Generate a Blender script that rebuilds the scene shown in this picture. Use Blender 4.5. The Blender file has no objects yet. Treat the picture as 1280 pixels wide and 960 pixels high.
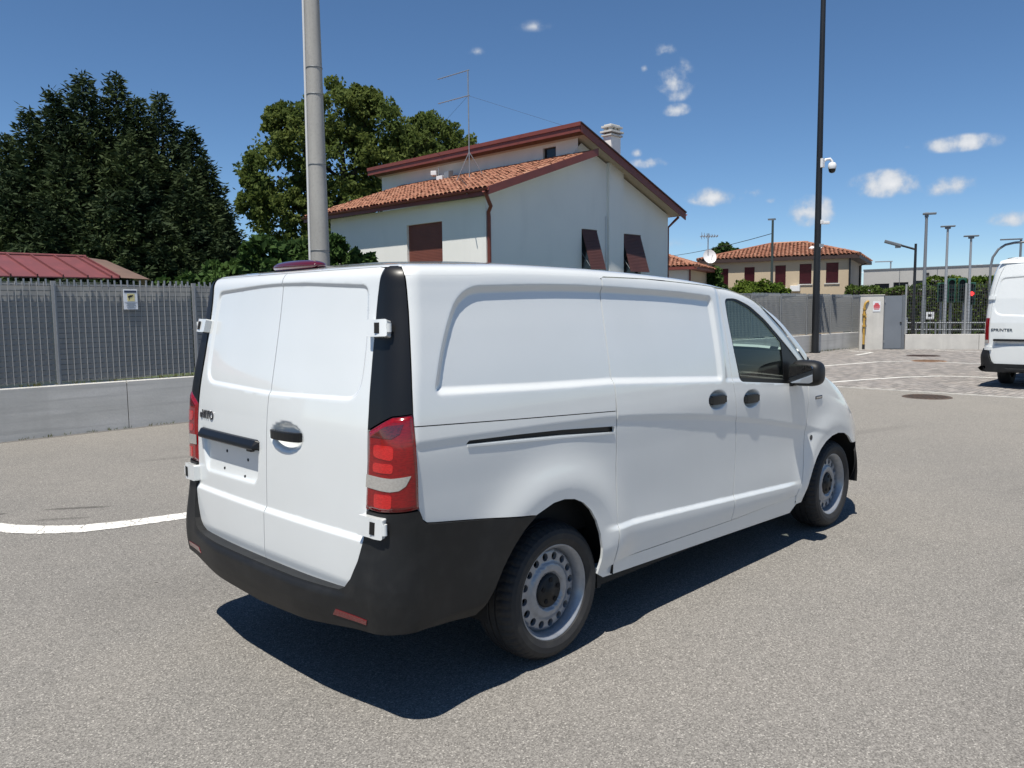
import bpy, bmesh, math, random
import numpy as np
from mathutils import Vector, Matrix
from mathutils.geometry import delaunay_2d_cdt
random.seed(7)
RNG = np.random.default_rng(11)
SC = bpy.context.scene
COL = SC.collection

# ------------------------------------------------------------------ camera, world, sun, exposure
CAM_POS = (-2.823, -3.4076, 1.7091)
YAW, PITCH, ROLL, FPX = math.radians(44.546), math.radians(5.4063), math.radians(-0.6626), 1003.62
def make_camera():
    cy, sy, cp, sp = math.cos(YAW), math.sin(YAW), math.cos(PITCH), math.sin(PITCH)
    f = Vector((cy*cp, sy*cp, -sp)); r = Vector((sy, -cy, 0)); u = r.cross(f)
    c, s = math.cos(ROLL), math.sin(ROLL)
    r2 = c*r + s*u; u2 = -s*r + c*u
    cam = bpy.data.cameras.new('camera'); ob = bpy.data.objects.new('camera', cam); COL.objects.link(ob)
    m = Matrix((r2, u2, -f)).transposed().to_4x4(); m.translation = Vector(CAM_POS)
    ob.matrix_world = m
    cam.sensor_fit = 'HORIZONTAL'; cam.sensor_width = 36.0; cam.lens = FPX/1280*36
    cam.clip_start = 0.05; cam.clip_end = 6000
    SC.camera = ob
make_camera()
TO_SUN = Vector((-0.375, -0.125, 1.0)).normalized()
SUN_EL = math.asin(TO_SUN.z)
def make_light():
    w = bpy.data.worlds.new('World'); SC.world = w; w.use_nodes = True
    nt = w.node_tree; N = nt.nodes; L = nt.links
    for n in list(N): N.remove(n)
    out = N.new('ShaderNodeOutputWorld'); bg = N.new('ShaderNodeBackground'); bg.inputs[1].default_value = 0.085
    sky = N.new('ShaderNodeTexSky'); sky.sky_type = 'NISHITA'; sky.sun_disc = False
    sky.sun_elevation = SUN_EL; sky.sun_rotation = math.atan2(TO_SUN.x, TO_SUN.y)
    sky.altitude = 2600; sky.air_density = 1.0; sky.dust_density = 0.0; sky.ozone_density = 5.5
    tc = N.new('ShaderNodeTexCoord')
    def vm(op, a, b=None):
        n = N.new('ShaderNodeVectorMath'); n.operation = op
        L.new(a, n.inputs[0])
        if b is not None:
            if isinstance(b, tuple): n.inputs[1].default_value = b
            else: L.new(b, n.inputs[1])
        return n
    def mt(op, a, b=None, clamp=False):
        n = N.new('ShaderNodeMath'); n.operation = op; n.use_clamp = clamp
        for i, q in enumerate((a, b)):
            if q is None: continue
            if isinstance(q, (int, float)): n.inputs[i].default_value = q
            else: L.new(q, n.inputs[i])
        return n.outputs[0]
    d = tc.outputs['Generated']
    nz = N.new('ShaderNodeTexNoise'); nz.inputs['Scale'].default_value = 17; nz.inputs['Detail'].default_value = 9
    nz.inputs['Roughness'].default_value = 0.6; L.new(d, nz.inputs['Vector'])
    wz = N.new('ShaderNodeTexNoise'); wz.inputs['Scale'].default_value = 60; wz.inputs['Detail'].default_value = 6; L.new(d, wz.inputs['Vector'])
    # small fair-weather clouds: compass direction, elevation, half width, half height (radians), density
    total = None
    for (px, py, hw, hh, k) in CLOUDS:
        x = (px-640)/FPX; y = -(py-480)/FPX
        m = SC.camera.matrix_world.to_3x3()
        c = (m @ Vector((x, y, -1))).normalized()
        e1 = Vector((c.y, -c.x, 0)).normalized(); e2 = e1.cross(c)
        q = vm('SUBTRACT', d, tuple(c)).outputs[0]
        a = vm('DOT_PRODUCT', q, tuple(e1/(hw/FPX))).outputs['Value']
        b = vm('DOT_PRODUCT', q, tuple(e2/(hh/FPX))).outputs['Value']
        fr = vm('DOT_PRODUCT', d, tuple(c)).outputs['Value']
        lo = mt('MULTIPLY', mt('MINIMUM', b, 0.0), 0.7)          # flatter undersides
        rr = mt('ADD', mt('MULTIPLY', a, a), mt('ADD', mt('MULTIPLY', b, b), mt('MULTIPLY', lo, lo)))
        g = mt('MULTIPLY', mt('SUBTRACT', 1.0, mt('SQRT', rr)), k)
        g = mt('MULTIPLY', mt('MAXIMUM', g, -1.0), 1.0)
        g = mt('SUBTRACT', g, mt('MULTIPLY', mt('LESS_THAN', fr, 0.5), 5.0))
        total = g if total is None else mt('MAXIMUM', total, g)
    nn = mt('MULTIPLY', mt('SUBTRACT', nz.outputs['Fac'], 0.5), 3.2)
    n2 = mt('MULTIPLY', mt('SUBTRACT', wz.outputs['Fac'], 0.5), 1.3)
    dens = mt('ADD', total, mt('ADD', nn, n2))
    mr = N.new('ShaderNodeMapRange'); mr.interpolation_type = 'SMOOTHSTEP'
    L.new(dens, mr.inputs[0]); mr.inputs[1].default_value = 0.02; mr.inputs[2].default_value = 1.0
    mr.inputs[3].default_value = 0; mr.inputs[4].default_value = 0.93
    lim = N.new('ShaderNodeMapRange'); lim.interpolation_type = 'SMOOTHSTEP'; L.new(total, lim.inputs[0]); lim.inputs[1].default_value = 0.0; lim.inputs[2].default_value = .32
    cover = mt('MULTIPLY', mr.outputs[0], lim.outputs[0])
    core = N.new('ShaderNodeMapRange'); L.new(dens, core.inputs[0]); core.inputs[1].default_value = 0.3; core.inputs[2].default_value = 1.6
    cc = N.new('ShaderNodeMix'); cc.data_type = 'RGBA'; L.new(core.outputs[0], cc.inputs[0])
    cc.inputs[6].default_value = (4.6, 5.1, 5.8, 1); cc.inputs[7].default_value = (8.0, 8.0, 8.0, 1)
    mx = N.new('ShaderNodeMix'); mx.data_type = 'RGBA'
    hs = N.new('ShaderNodeHueSaturation'); hs.inputs['Saturation'].default_value = 1.06; hs.inputs['Hue'].default_value = .497; L.new(sky.outputs[0], hs.inputs['Color'])
    L.new(cover, mx.inputs[0]); L.new(hs.outputs[0], mx.inputs[6]); L.new(cc.outputs[2], mx.inputs[7])
    L.new(mx.outputs[2], bg.inputs[0]); L.new(bg.outputs[0], out.inputs[0])
    s = bpy.data.lights.new('sun', 'SUN'); s.energy = 4.75; s.angle = math.radians(0.53); s.color = (1.0, 0.95, 0.865)
    so = bpy.data.objects.new('sun', s); COL.objects.link(so); so.rotation_euler = TO_SUN.to_track_quat('Z', 'Y').to_euler()
    so.location = TO_SUN*40
# (centre px, centre py) give the compass bearing and elevation of each cloud as read off the photograph
CLOUDS = [(843,103,27,30,1.2),(845,138,20,10,.95),(832,64,16,11,.6),(806,86,7,6,.45),(668,33,30,9,.26),(597,65,14,7,.34),(645,123,18,7,.24),
          (893,247,38,15,.95),(1010,266,36,23,1.1),(942,241,14,8,.5),(966,251,10,5,.45),(1110,231,48,20,1.1),(1184,234,42,14,.85),(1202,180,48,12,.85),
          (1132,184,9,5,.45),(1264,274,27,12,.8),(812,204,30,9,.6),(797,192,9,7,.45),(850,305,80,10,.22),(1000,318,90,10,.2)]
make_light()
SC.view_settings.view_transform = 'Standard'; SC.view_settings.look = 'None'
SC.view_settings.exposure = 0.42; SC.view_settings.gamma = 1.0
try: SC.view_settings.use_curve_mapping = False
except Exception: pass

# ------------------------------------------------------------------ materials
def mat(name, col, rough=.6, metal=0.0, spec=.5, coat=0.0, noise=None, bump=None, emit=None, trans=0.0, alpha=None, sheen=0.0):
    """noise = list of (scale, detail, (dr,dg,db) colour at the other end, strength, (lo,hi)); bump = (scale, strength, distance)"""
    m = bpy.data.materials.new(name); m.use_nodes = True
    nt = m.node_tree; N = nt.nodes; L = nt.links; b = N['Principled BSDF']
    b.inputs['Base Color'].default_value = (*col, 1); b.inputs['Roughness'].default_value = rough
    b.inputs['Metallic'].default_value = metal; b.inputs['Specular IOR Level'].default_value = spec
    if coat: b.inputs['Coat Weight'].default_value = coat; b.inputs['Coat Roughness'].default_value = .03
    if trans: b.inputs['Transmission Weight'].default_value = trans
    tc = None
    if noise or bump:
        tc = N.new('ShaderNodeTexCoord')
    if noise:
        cur = None
        for (sc, det, c2, st, rng) in noise:
            t = N.new('ShaderNodeTexNoise'); t.inputs['Detail'].default_value = det
            if isinstance(sc, tuple):
                mp = N.new('ShaderNodeMapping'); mp.inputs['Scale'].default_value = sc; L.new(tc.outputs['Object'], mp.inputs[0]); L.new(mp.outputs[0], t.inputs['Vector']); t.inputs['Scale'].default_value = 1
            else:
                t.inputs['Scale'].default_value = sc; L.new(tc.outputs['Object'], t.inputs['Vector'])
            mr = N.new('ShaderNodeMapRange'); L.new(t.outputs['Fac'], mr.inputs[0])
            mr.inputs[1].default_value = rng[0]; mr.inputs[2].default_value = rng[1]; mr.inputs[4].default_value = st
            mx = N.new('ShaderNodeMix'); mx.data_type = 'RGBA'; L.new(mr.outputs[0], mx.inputs[0])
            if cur is None: mx.inputs[6].default_value = (*col, 1)
            else: L.new(cur, mx.inputs[6])
            mx.inputs[7].default_value = (*c2, 1); cur = mx.outputs[2]
        L.new(cur, b.inputs['Base Color'])
    if bump:
        t = N.new('ShaderNodeTexNoise'); t.inputs['Scale'].default_value = bump[0]; t.inputs['Detail'].default_value = 4
        L.new(tc.outputs['Object'], t.inputs['Vector'])
        bp = N.new('ShaderNodeBump'); bp.inputs['Strength'].default_value = bump[1]; bp.inputs['Distance'].default_value = bump[2]
        L.new(t.outputs['Fac'], bp.inputs['Height']); L.new(bp.outputs[0], b.inputs['Normal'])
    if emit:
        b.inputs['Emission Color'].default_value = (*emit[0], 1); b.inputs['Emission Strength'].default_value = emit[1]
    return m
def glass_mat(name, tint, rough=0.0, refl=1.0):
    m = bpy.data.materials.new(name); m.use_nodes = True
    nt = m.node_tree; N = nt.nodes; L = nt.links
    for n in list(N): N.remove(n)
    o = N.new('ShaderNodeOutputMaterial'); t = N.new('ShaderNodeBsdfTransparent'); t.inputs[0].default_value = (*tint, 1)
    g = N.new('ShaderNodeBsdfGlossy'); g.inputs['Roughness'].default_value = rough
    fr = N.new('ShaderNodeFresnel'); ge = N.new('ShaderNodeNewGeometry'); io = N.new('ShaderNodeMapRange'); L.new(ge.outputs['Backfacing'], io.inputs[0])
    io.inputs[3].default_value = 1.45; io.inputs[4].default_value = 1/1.45; L.new(io.outputs[0], fr.inputs[0])
    mx = N.new('ShaderNodeMixShader'); L.new(fr.outputs[0], mx.inputs[0]); L.new(t.outputs[0], mx.inputs[1]); L.new(g.outputs[0], mx.inputs[2]); L.new(mx.outputs[0], o.inputs[0])
    return m
def leaf_mat(name, c1, c2, trans=.35, scale=1.2):
    m = bpy.data.materials.new(name); m.use_nodes = True
    nt = m.node_tree; N = nt.nodes; L = nt.links; b = N['Principled BSDF']
    tc = N.new('ShaderNodeTexCoord'); t = N.new('ShaderNodeTexNoise'); t.inputs['Scale'].default_value = scale; t.inputs['Detail'].default_value = 5
    L.new(tc.outputs['Object'], t.inputs['Vector'])
    mr = N.new('ShaderNodeMapRange'); L.new(t.outputs['Fac'], mr.inputs[0]); mr.inputs[1].default_value = .35; mr.inputs[2].default_value = .65
    mx = N.new('ShaderNodeMix'); mx.data_type = 'RGBA'; L.new(mr.outputs[0], mx.inputs[0]); mx.inputs[6].default_value = (*c1, 1); mx.inputs[7].default_value = (*c2, 1)
    L.new(mx.outputs[2], b.inputs['Base Color']); b.inputs['Roughness'].default_value = .7; b.inputs['Specular IOR Level'].default_value = .12
    tr = N.new('ShaderNodeBsdfTranslucent'); L.new(mx.outputs[2], tr.inputs[0])
    ms = N.new('ShaderNodeMixShader'); ms.inputs[0].default_value = trans
    L.new(b.outputs[0], ms.inputs[1]); L.new(tr.outputs[0], ms.inputs[2]); L.new(ms.outputs[0], N['Material Output'].inputs[0])
    return m
M = {}
M['paint'] = mat('white_paint', (.70,.72,.712), .22, coat=1.0, noise=[(3.0,3,(.68,.70,.69),1,(.3,.7))])
M['black'] = mat('black_plastic', (.010,.0102,.0105), .50, spec=.35, bump=(900,.12,.002), noise=[(14,4,(.017,.017,.017),1,(.45,.75))])
M['gloss_black'] = mat('gloss_black', (.008,.008,.009), .12)
M['satin_black'] = mat('satin_black', (.006,.0062,.0068), .38, spec=.4)
M['rubber'] = mat('tyre_rubber', (.018,.018,.019), .72, bump=(220,.25,.003), noise=[(18,4,(.032,.031,.029),1,(.5,.8))])
M['steel_wheel'] = mat('grey_wheel_paint', (.30,.315,.34), .35, metal=.35, coat=.3, noise=[(30,4,(.25,.262,.28),1,(.4,.7))])
M['dark'] = mat('dark_underside', (.012,.012,.012), .8)
M['cabin'] = mat('dark_cabin_trim', (.02,.02,.022), .7)
M['seat'] = mat('seat_fabric', (.035,.036,.04), .85, bump=(400,.3,.002))
M['red_lens'] = mat('red_lens', (.24,.003,.005), .12, spec=.4, coat=.6, noise=[((60,60,260),2,(.15,.002,.004),1,(.4,.7))])
M['red_bright'] = mat('bright_red_lens', (.55,.010,.010), .08, coat=1, noise=[((90,90,300),2,(.40,.006,.006),1,(.4,.65))])
M['red_dark'] = mat('dark_red_lens', (.11,.004,.006), .06, coat=1, noise=[((90,90,200),2,(.05,.003,.004),1,(.4,.65))])
M['clear_lens'] = mat('clear_lens', (.40,.38,.345), .10, coat=1, noise=[((90,90,160),2,(.33,.315,.29),1,(.35,.7))])
M['maroon'] = mat('maroon_lens', (.085,.006,.014), .05, coat=1)
M['reflector'] = mat('red_reflector', (.13,.003,.006), .12, coat=1, bump=(700,.3,.002))
M['glass'] = glass_mat('tinted_glass', (.66,.76,.72))
M['mirror_glass'] = mat('mirror_glass', (.55,.56,.58), .02, metal=1.0)
M['chrome'] = mat('chrome_lettering', (.10,.10,.11), .22, metal=.8)
M['hole'] = mat('dark_hole', (.004,.004,.004), .9)
M['mudgrey'] = mat('underseal', (.05,.05,.05), .8)

# ------------------------------------------------------------------ object helpers
def tag(o, label=None, cat=None, group=None, kind=None):
    if label: o['label'] = label
    if cat: o['category'] = cat
    if group: o['group'] = group
    if kind: o['kind'] = kind
    return o
def empty(name, loc, label=None, cat=None, group=None):
    o = bpy.data.objects.new(name, None); COL.objects.link(o); o.location = loc; o.empty_display_size = .2
    bpy.context.view_layer.update() if False else None
    return tag(o, label, cat, group)
def link(name, me, m, parent=None):
    if m is not None and not me.materials: me.materials.append(m)
    o = bpy.data.objects.new(name, me); COL.objects.link(o)
    if parent is not None:
        o.parent = parent
        # meshes are written in world coordinates: undo the chain of parents' translations
        off = Vector((0,0,0)); p = parent
        while p is not None: off += p.location; p = p.parent
        o.location = -off
    return o
class MB:
    """collects polygons for one mesh"""
    def __init__(s): s.v = []; s.f = []; s.sm = []
    def poly(s, pts, faces, smooth=False):
        b = len(s.v); s.v.extend([tuple(p) for p in pts])
        for f in faces: s.f.append(tuple(i+b for i in f)); s.sm.append(smooth)
        return s
    def box(s, lo, hi, rot=0, piv=None):
        x0,y0,z0 = lo; x1,y1,z1 = hi
        P = [(x0,y0,z0),(x1,y0,z0),(x1,y1,z0),(x0,y1,z0),(x0,y0,z1),(x1,y0,z1),(x1,y1,z1),(x0,y1,z1)]
        if rot:
            c, sn = math.cos(rot), math.sin(rot); px, py = piv if piv else ((x0+x1)/2,(y0+y1)/2)
            P = [(px+(x-px)*c-(y-py)*sn, py+(x-px)*sn+(y-py)*c, z) for x,y,z in P]
        return s.poly(P, [(0,3,2,1),(4,5,6,7),(0,1,5,4),(1,2,6,5),(2,3,7,6),(3,0,4,7)])
    def obox(s, c, ex, ey, ez):
        """box from its centre and three half-axis vectors"""
        c, ex, ey, ez = map(Vector, (c, ex, ey, ez))
        P = [c-ex-ey-ez, c+ex-ey-ez, c+ex+ey-ez, c-ex+ey-ez, c-ex-ey+ez, c+ex-ey+ez, c+ex+ey+ez, c-ex+ey+ez]
        return s.poly(P, [(0,3,2,1),(4,5,6,7),(0,1,5,4),(1,2,6,5),(2,3,7,6),(3,0,4,7)])
    def tube(s, pts, r, n=10, caps=True, smooth=True):
        pts = [Vector(p) for p in pts]; rs = r if isinstance(r, (list, tuple)) else [r]*len(pts)
        rings = []; up = Vector((0,0,1))
        for i, p in enumerate(pts):
            t = ((pts[min(i+1,len(pts)-1)]-pts[max(i-1,0)])).normalized()
            a = t.cross(up)
            if a.length < .05: a = t.cross(Vector((0,1,0)))
            a.normalize(); b = t.cross(a)
            rings.append([p+(a*math.cos(2*math.pi*k/n)+b*math.sin(2*math.pi*k/n))*rs[i] for k in range(n)])
        V = [q for R in rings for q in R]; F = []
        for i in range(len(pts)-1):
            for k in range(n): F.append((i*n+k, (i+1)*n+k, (i+1)*n+(k+1)%n, i*n+(k+1)%n))
        s.poly(V, F, smooth)
        if caps: s.poly(rings[0], [tuple(range(n))]); s.poly(rings[-1], [tuple(reversed(range(n)))])
        return s
    def prism(s, outline, axis, d0, d1):
        """extrude a 2D outline; axis 'x': outline is (y,z), 'y': (x,z), 'z': (x,y)"""
        def to(p, d): return {'x':(d,p[0],p[1]),'y':(p[0],d,p[1]),'z':(p[0],p[1],d)}[axis]
        n = len(outline); P = [to(p,d0) for p in outline]+[to(p,d1) for p in outline]
        F = [tuple(range(n-1,-1,-1)), tuple(range(n,2*n))]+[(i,(i+1)%n,n+(i+1)%n,n+i) for i in range(n)]
        return s.poly(P, F)
    def build(s, name, m, parent=None, bevel=0, fix=True):
        me = bpy.data.meshes.new(name); me.from_pydata(s.v, [], s.f)
        me.polygons.foreach_set('use_smooth', s.sm)
        if fix or bevel:
            bm = bmesh.new(); bm.from_mesh(me)
            if bevel:
                bmesh.ops.remove_doubles(bm, verts=bm.verts, dist=1e-5)
                e = [x for x in bm.edges if x.is_manifold and x.calc_face_angle(0) > .5]
                bmesh.ops.bevel(bm, geom=e, offset=bevel, segments=2, profile=.6, affect='EDGES', clamp_overlap=True)
            bmesh.ops.recalc_face_normals(bm, faces=bm.faces); bm.to_mesh(me); bm.free()
        me.update()
        return link(name, me, m, parent)
def lathe(name, prof, m, parent, centre, axis='y', n=64, sgn=1, rmod=None, smooth=True, closed=False):
    """prof: list of (radius, offset along axis). axis y"""
    V = []; F = []
    k = len(prof)
    for i in range(n):
        a = 2*math.pi*i/n
        for j,(r,o) in enumerate(prof):
            rr = r if rmod is None else rmod(r,o,i,j)
            if axis == 'y': V.append((centre[0]+rr*math.cos(a), centre[1]+sgn*o, centre[2]+rr*math.sin(a)))
            else: V.append((centre[0]+rr*math.cos(a), centre[1]+rr*math.sin(a), centre[2]+o))
    for i in range(n):
        for j in range(k if closed else k-1):
            F.append((i*k+j, i*k+(j+1)%k, ((i+1)%n)*k+(j+1)%k, ((i+1)%n)*k+j))
    mb = MB(); mb.poly(V, F, smooth)
    return mb.build(name, m, parent)
def resample(pts, h):
    out = []; n = len(pts)
    for i in range(n):
        a = np.array(pts[i]); b = np.array(pts[(i+1)%n]); L = np.hypot(*(b-a)); k = max(1,int(round(L/h)))
        for j in range(k): out.append(a+(b-a)*j/k)
    return np.array(out)
def chaikin(pts, it=2, keep=()):
    P = [np.array(p,float) for p in pts]
    for _ in range(it):
        Q = []
        for i in range(len(P)):
            a, b = P[i], P[(i+1)%len(P)]; Q += [a*.75+b*.25, a*.25+b*.75]
        P = Q
    return [tuple(p) for p in P]
def rounded(pts, r):
    """round the corners of a polygon; r a number or one per corner"""
    n = len(pts); out = []
    rr = r if isinstance(r,(list,tuple)) else [r]*n
    for i in range(n):
        p = np.array(pts[i],float); a = np.array(pts[i-1],float); b = np.array(pts[(i+1)%n],float)
        if rr[i] <= 0: out.append(tuple(p)); continue
        da = a-p; db = b-p; la = np.hypot(*da); lb = np.hypot(*db); t = min(rr[i], la*.48, lb*.48)
        A = p+da/la*t; B = p+db/lb*t
        for k in range(7):
            u = k/6; out.append(tuple((1-u)**2*A+2*u*(1-u)*p+u*u*B))
    return out
def inpoly(P, poly):
    x, y = P[:,0], P[:,1]; ins = np.zeros(len(P), bool); n = len(poly); q = np.asarray(poly)
    for i in range(n):
        x0,y0 = q[i]; x1,y1 = q[(i+1)%n]
        c = ((y0 > y) != (y1 > y))
        with np.errstate(divide='ignore', invalid='ignore'):
            ins ^= c & (x < (x1-x0)*(y-y0)/(y1-y0)+x0)
    return ins
def sdf(P, poly):
    """signed distance to a polygon, positive inside"""
    P = np.asarray(P,float); q = np.asarray(poly,float); best = np.full(len(P), 1e9)
    for i in range(len(q)):
        a = q[i]; b = q[(i+1)%len(q)]; ab = b-a; L2 = (ab@ab)+1e-12
        t = np.clip(((P-a)@ab)/L2, 0, 1); d = np.hypot(*(P-(a+t[:,None]*ab)).T); best = np.minimum(best, d)
    return np.where(inpoly(P,q), best, -best)
def rows(*curves, h=.012):
    out = []
    for c in curves:
        c = np.asarray(c,float); L = np.r_[0,np.cumsum(np.hypot(*np.diff(c,axis=0).T))]; t = np.arange(0,L[-1],h)
        out.append(np.stack([np.interp(t,L,c[:,0]),np.interp(t,L,c[:,1])],-1))
    return np.vstack(out)
def inset(poly, d):
    q = resample(poly,.012); a = np.roll(q,1,0); b = np.roll(q,-1,0); t = b-a; t /= np.hypot(*t.T)[:,None]+1e-12
    n = np.stack([-t[:,1],t[:,0]],-1); A = .5*np.sum(a[:,0]*q[:,1]-q[:,0]*a[:,1])
    if A < 0: n = -n
    p = q+n*d; return p[sdf(p,poly) > d*.9-1e-4]
def panel(name, f, outline, h, m, parent, holes=(), thick=.014, mirror=False, extra=None, rings=None, ref=(1.5,0,.9), hb=None, label=None):
    """skin over a 2D outline mapped to 3D by f, with a turned-in edge of depth thick"""
    loops = [resample(o, hb or h) for o in [outline]+list(holes)]
    edges = []; b = 0
    for lp in loops: edges += [(b+i, b+(i+1)%len(lp)) for i in range(len(lp))]; b += len(lp)
    B = np.vstack(loops); nb = len(B)
    lo = B.min(0); hi = B.max(0)
    gx = np.arange(lo[0]+h*.37, hi[0], h); gy = np.arange(lo[1]+h*.41, hi[1], h)
    G = np.stack(np.meshgrid(gx, gy, indexing='ij'), -1).reshape(-1,2)
    if extra is not None: G = np.vstack([G, extra])
    if rings is not None:
        # rows of points laid along creases and recess edges, so that they come out straight
        lim = (.42*h)**2; sel = np.ones(len(G), bool)
        for i in range(0, len(rings), 64): sel &= (((G[:,None]-rings[None,i:i+64])**2).sum(-1).min(1) > lim)
        G = np.vstack([G[sel], rings])
    keep = inpoly(G, loops[0])
    for lp in loops[1:]: keep &= ~inpoly(G, lp)
    G = G[keep]
    if len(G):
        dm = np.full(len(G), 1e9)
        for i in range(0, nb, 64): dm = np.minimum(dm, np.min(((G[:,None]-B[None,i:i+64])**2).sum(-1), 1))
        G = G[dm > (.5*h)**2]
    A = np.vstack([B, G]) if len(G) else B
    V2, _, F2, _, _, _ = delaunay_2d_cdt([Vector((float(x),float(y))) for x,y in A], edges, [], 0, 1e-7)
    V2 = np.array([tuple(v) for v in V2]); T = np.array([t for t in F2 if len(t)==3])
    cen = V2[T].mean(1); ok = inpoly(cen, loops[0])
    for lp in loops[1:]: ok &= ~inpoly(cen, lp)
    T = T[ok]
    P = f(V2[:,0], V2[:,1]); e = 6e-4
    Nn = np.cross(f(V2[:,0]+e,V2[:,1])-f(V2[:,0]-e,V2[:,1]), f(V2[:,0],V2[:,1]+e)-f(V2[:,0],V2[:,1]-e))
    Nn /= np.linalg.norm(Nn,axis=1)[:,None]+1e-12
    if ((P-np.array(ref))*Nn).sum(1).mean() < 0: Nn = -Nn; 
    fn = np.cross(P[T[:,1]]-P[T[:,0]], P[T[:,2]]-P[T[:,0]])
    fl = (fn*Nn[T[:,0]]).sum(1) < 0; T[fl] = T[fl][:,::-1]
    nv = len(P); faces = [tuple(int(i) for i in t) for t in T]; Vv = [P]; LN = [Nn[T].reshape(-1,3)]
    if thick:
        # boundary edges = edges used once
        ed = {}
        for t in faces:
            for i in range(3): ed[(t[i],t[(i+1)%3])] = 1
        bd = [(a,c) for (a,c) in ed if (c,a) not in ed]
        ids = {}; add = []
        off = nv
        def nid(i):
            if i not in ids: ids[i] = len(ids)
            return ids[i]
        quads = [(nid(a), nid(c)) for a,c in bd]
        idx = np.array(list(ids.keys())); k = len(idx)
        r0 = P[idx]; r1 = P[idx]-Nn[idx]*thick
        Vv += [r0, r1]; qn = []
        for a,c in quads:
            faces.append((off+c, off+a, off+k+a, off+k+c))
            n = np.cross(r0[a]-r0[c], r1[a]-r0[c]); n /= np.linalg.norm(n)+1e-12; qn.append(np.repeat(n[None],4,0))
        if qn: LN.append(np.vstack(qn))
    Vv = np.vstack(Vv); LN = np.vstack(LN)
    if mirror:
        Vv = Vv*np.array([1,-1,1]); LN = LN*np.array([1,-1,1])
        # reversing a face reverses its corners
        s = 0; out = []
        for fc in faces: out.append(LN[s:s+len(fc)][::-1]); s += len(fc)
        LN = np.vstack(out); faces = [fc[::-1] for fc in faces]
    me = bpy.data.meshes.new(name); me.from_pydata(Vv.tolist(), [], faces)
    me.polygons.foreach_set('use_smooth', [True]*len(faces))
    me.normals_split_custom_set(LN.tolist()); me.update()
    o = link(name, me, m, parent)
    if label: o['label'] = label
    return o
def herm(xk,yk):
    xk=np.array(xk,float); yk=np.array(yk,float)
    d=np.diff(yk)/np.diff(xk); m=np.zeros(len(xk)); m[0]=d[0]; m[-1]=d[-1]
    for i in range(1,len(xk)-1):
        if d[i-1]*d[i]>0:
            h0,h1=xk[i]-xk[i-1],xk[i+1]-xk[i]; w1=2*h1+h0; w2=h1+2*h0
            m[i]=(w1+w2)/(w1/d[i-1]+w2/d[i])
    def f(x):
        x=np.asarray(x,float); i=np.clip(np.searchsorted(xk,x)-1,0,len(xk)-2)
        h=xk[i+1]-xk[i]; t=np.clip((x-xk[i])/h,-.5,1.5)
        a=2*t**3-3*t**2+1; b=t**3-2*t**2+t; c=-2*t**3+3*t**2; e=t**3-t**2
        return a*yk[i]+b*h*m[i]+c*yk[i+1]+e*h*m[i+1]
    return f
sstep=lambda a,b,x: (lambda t: t*t*(3-2*t))(np.clip((np.asarray(x,float)-a)/(b-a),0,1))
RC=.11; RF=.75
# half width over canonical height q
W_Q=herm([.2,.3,.45,.7,.95,1.13,1.25,1.4,1.6,1.72,1.79,1.84,1.87,1.888,1.9],[.895,.915,.932,.939,.953,.962,.955,.938,.905,.882,.870,.860,.842,.802,.68])
X_R=herm([.2,.55,.8,1.05,1.2,1.32,1.5,1.7,1.79,1.84,1.87,1.888,1.9],[-1.0,-1.008,-1.004,-.996,-.987,-.972,-.939,-.903,-.889,-.881,-.866,-.842,-.775])
X_F=herm([.2,.4,.6,.8,1.0,1.2,1.6,1.9],[3.98,4.08,4.10,4.08,4.02,3.93,3.82,3.7])
# roof line (rail, q=1.9) and belt (q=1.2) in real height along x
Z_A=herm([-1.2,-.9,-.5,-.16,.29,.84,1.32,1.69,1.94,2.09,2.235,2.445,2.69,2.845,3.07,3.33,3.6,3.8,4.0,4.2],[1.897,1.900,1.910,1.918,1.914,1.896,1.866,1.822,1.768,1.705,1.638,1.505,1.338,1.235,1.145,1.075,.99,.90,.82,.75])
Z_B=herm([-1.2,1.8,2.5,2.8,3.2,3.6,3.9,4.2],[1.2,1.2,1.16,1.10,.99,.86,.76,.68])
def qz(x,z):
    zb=Z_B(x); za=Z_A(x)
    lo=.7
    return np.where(z<lo,z,np.where(z<zb,lo+(z-lo)/(zb-lo)*(1.2-lo),1.2+(z-zb)/(za-zb)*.7))
def zq(x,q):
    zb=Z_B(x); za=Z_A(x); lo=.7
    return np.where(q<lo,q,np.where(q<1.2,lo+(q-lo)/(1.2-lo)*(zb-lo),zb+(q-1.2)/.7*(za-zb)))
def crown(x,x0,y): return .03*(y/.9)**2*np.exp(-np.clip(x-x0,0,9)/.35)
def w_side(x,q):
    "half width of the smooth body, without features"
    w=W_Q(q); 
    hx=np.clip((Z_A(x)-Z_B(x))/.7,0.05,1); wb=W_Q(1.2)
    w=np.where(q>1.2,wb+(w-wb)*(hx**2.5*.9+.1),w)
    w=w-.012*sstep(1.8,3.2,x)*sstep(.3,1.0,q)
    x0=X_R(q); xp=np.array(x,float)
    for _ in range(6): xp=x-crown(xp,x0,w)
    d=np.clip(RC-(xp-x0),0,RC); w=w-RC+np.sqrt(np.maximum(RC*RC-d*d,0))
    xf=X_F(q); e=np.clip(x-(xf-RF),0,RF*.999); w=w-RF*.62+.62*np.sqrt(RF*RF-e*e)
    return w
def side0(x,z):
    x,z=np.broadcast_arrays(np.asarray(x,float),np.asarray(z,float)); return np.stack([x,-w_side(x,qz(x,z)),z],-1)
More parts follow.
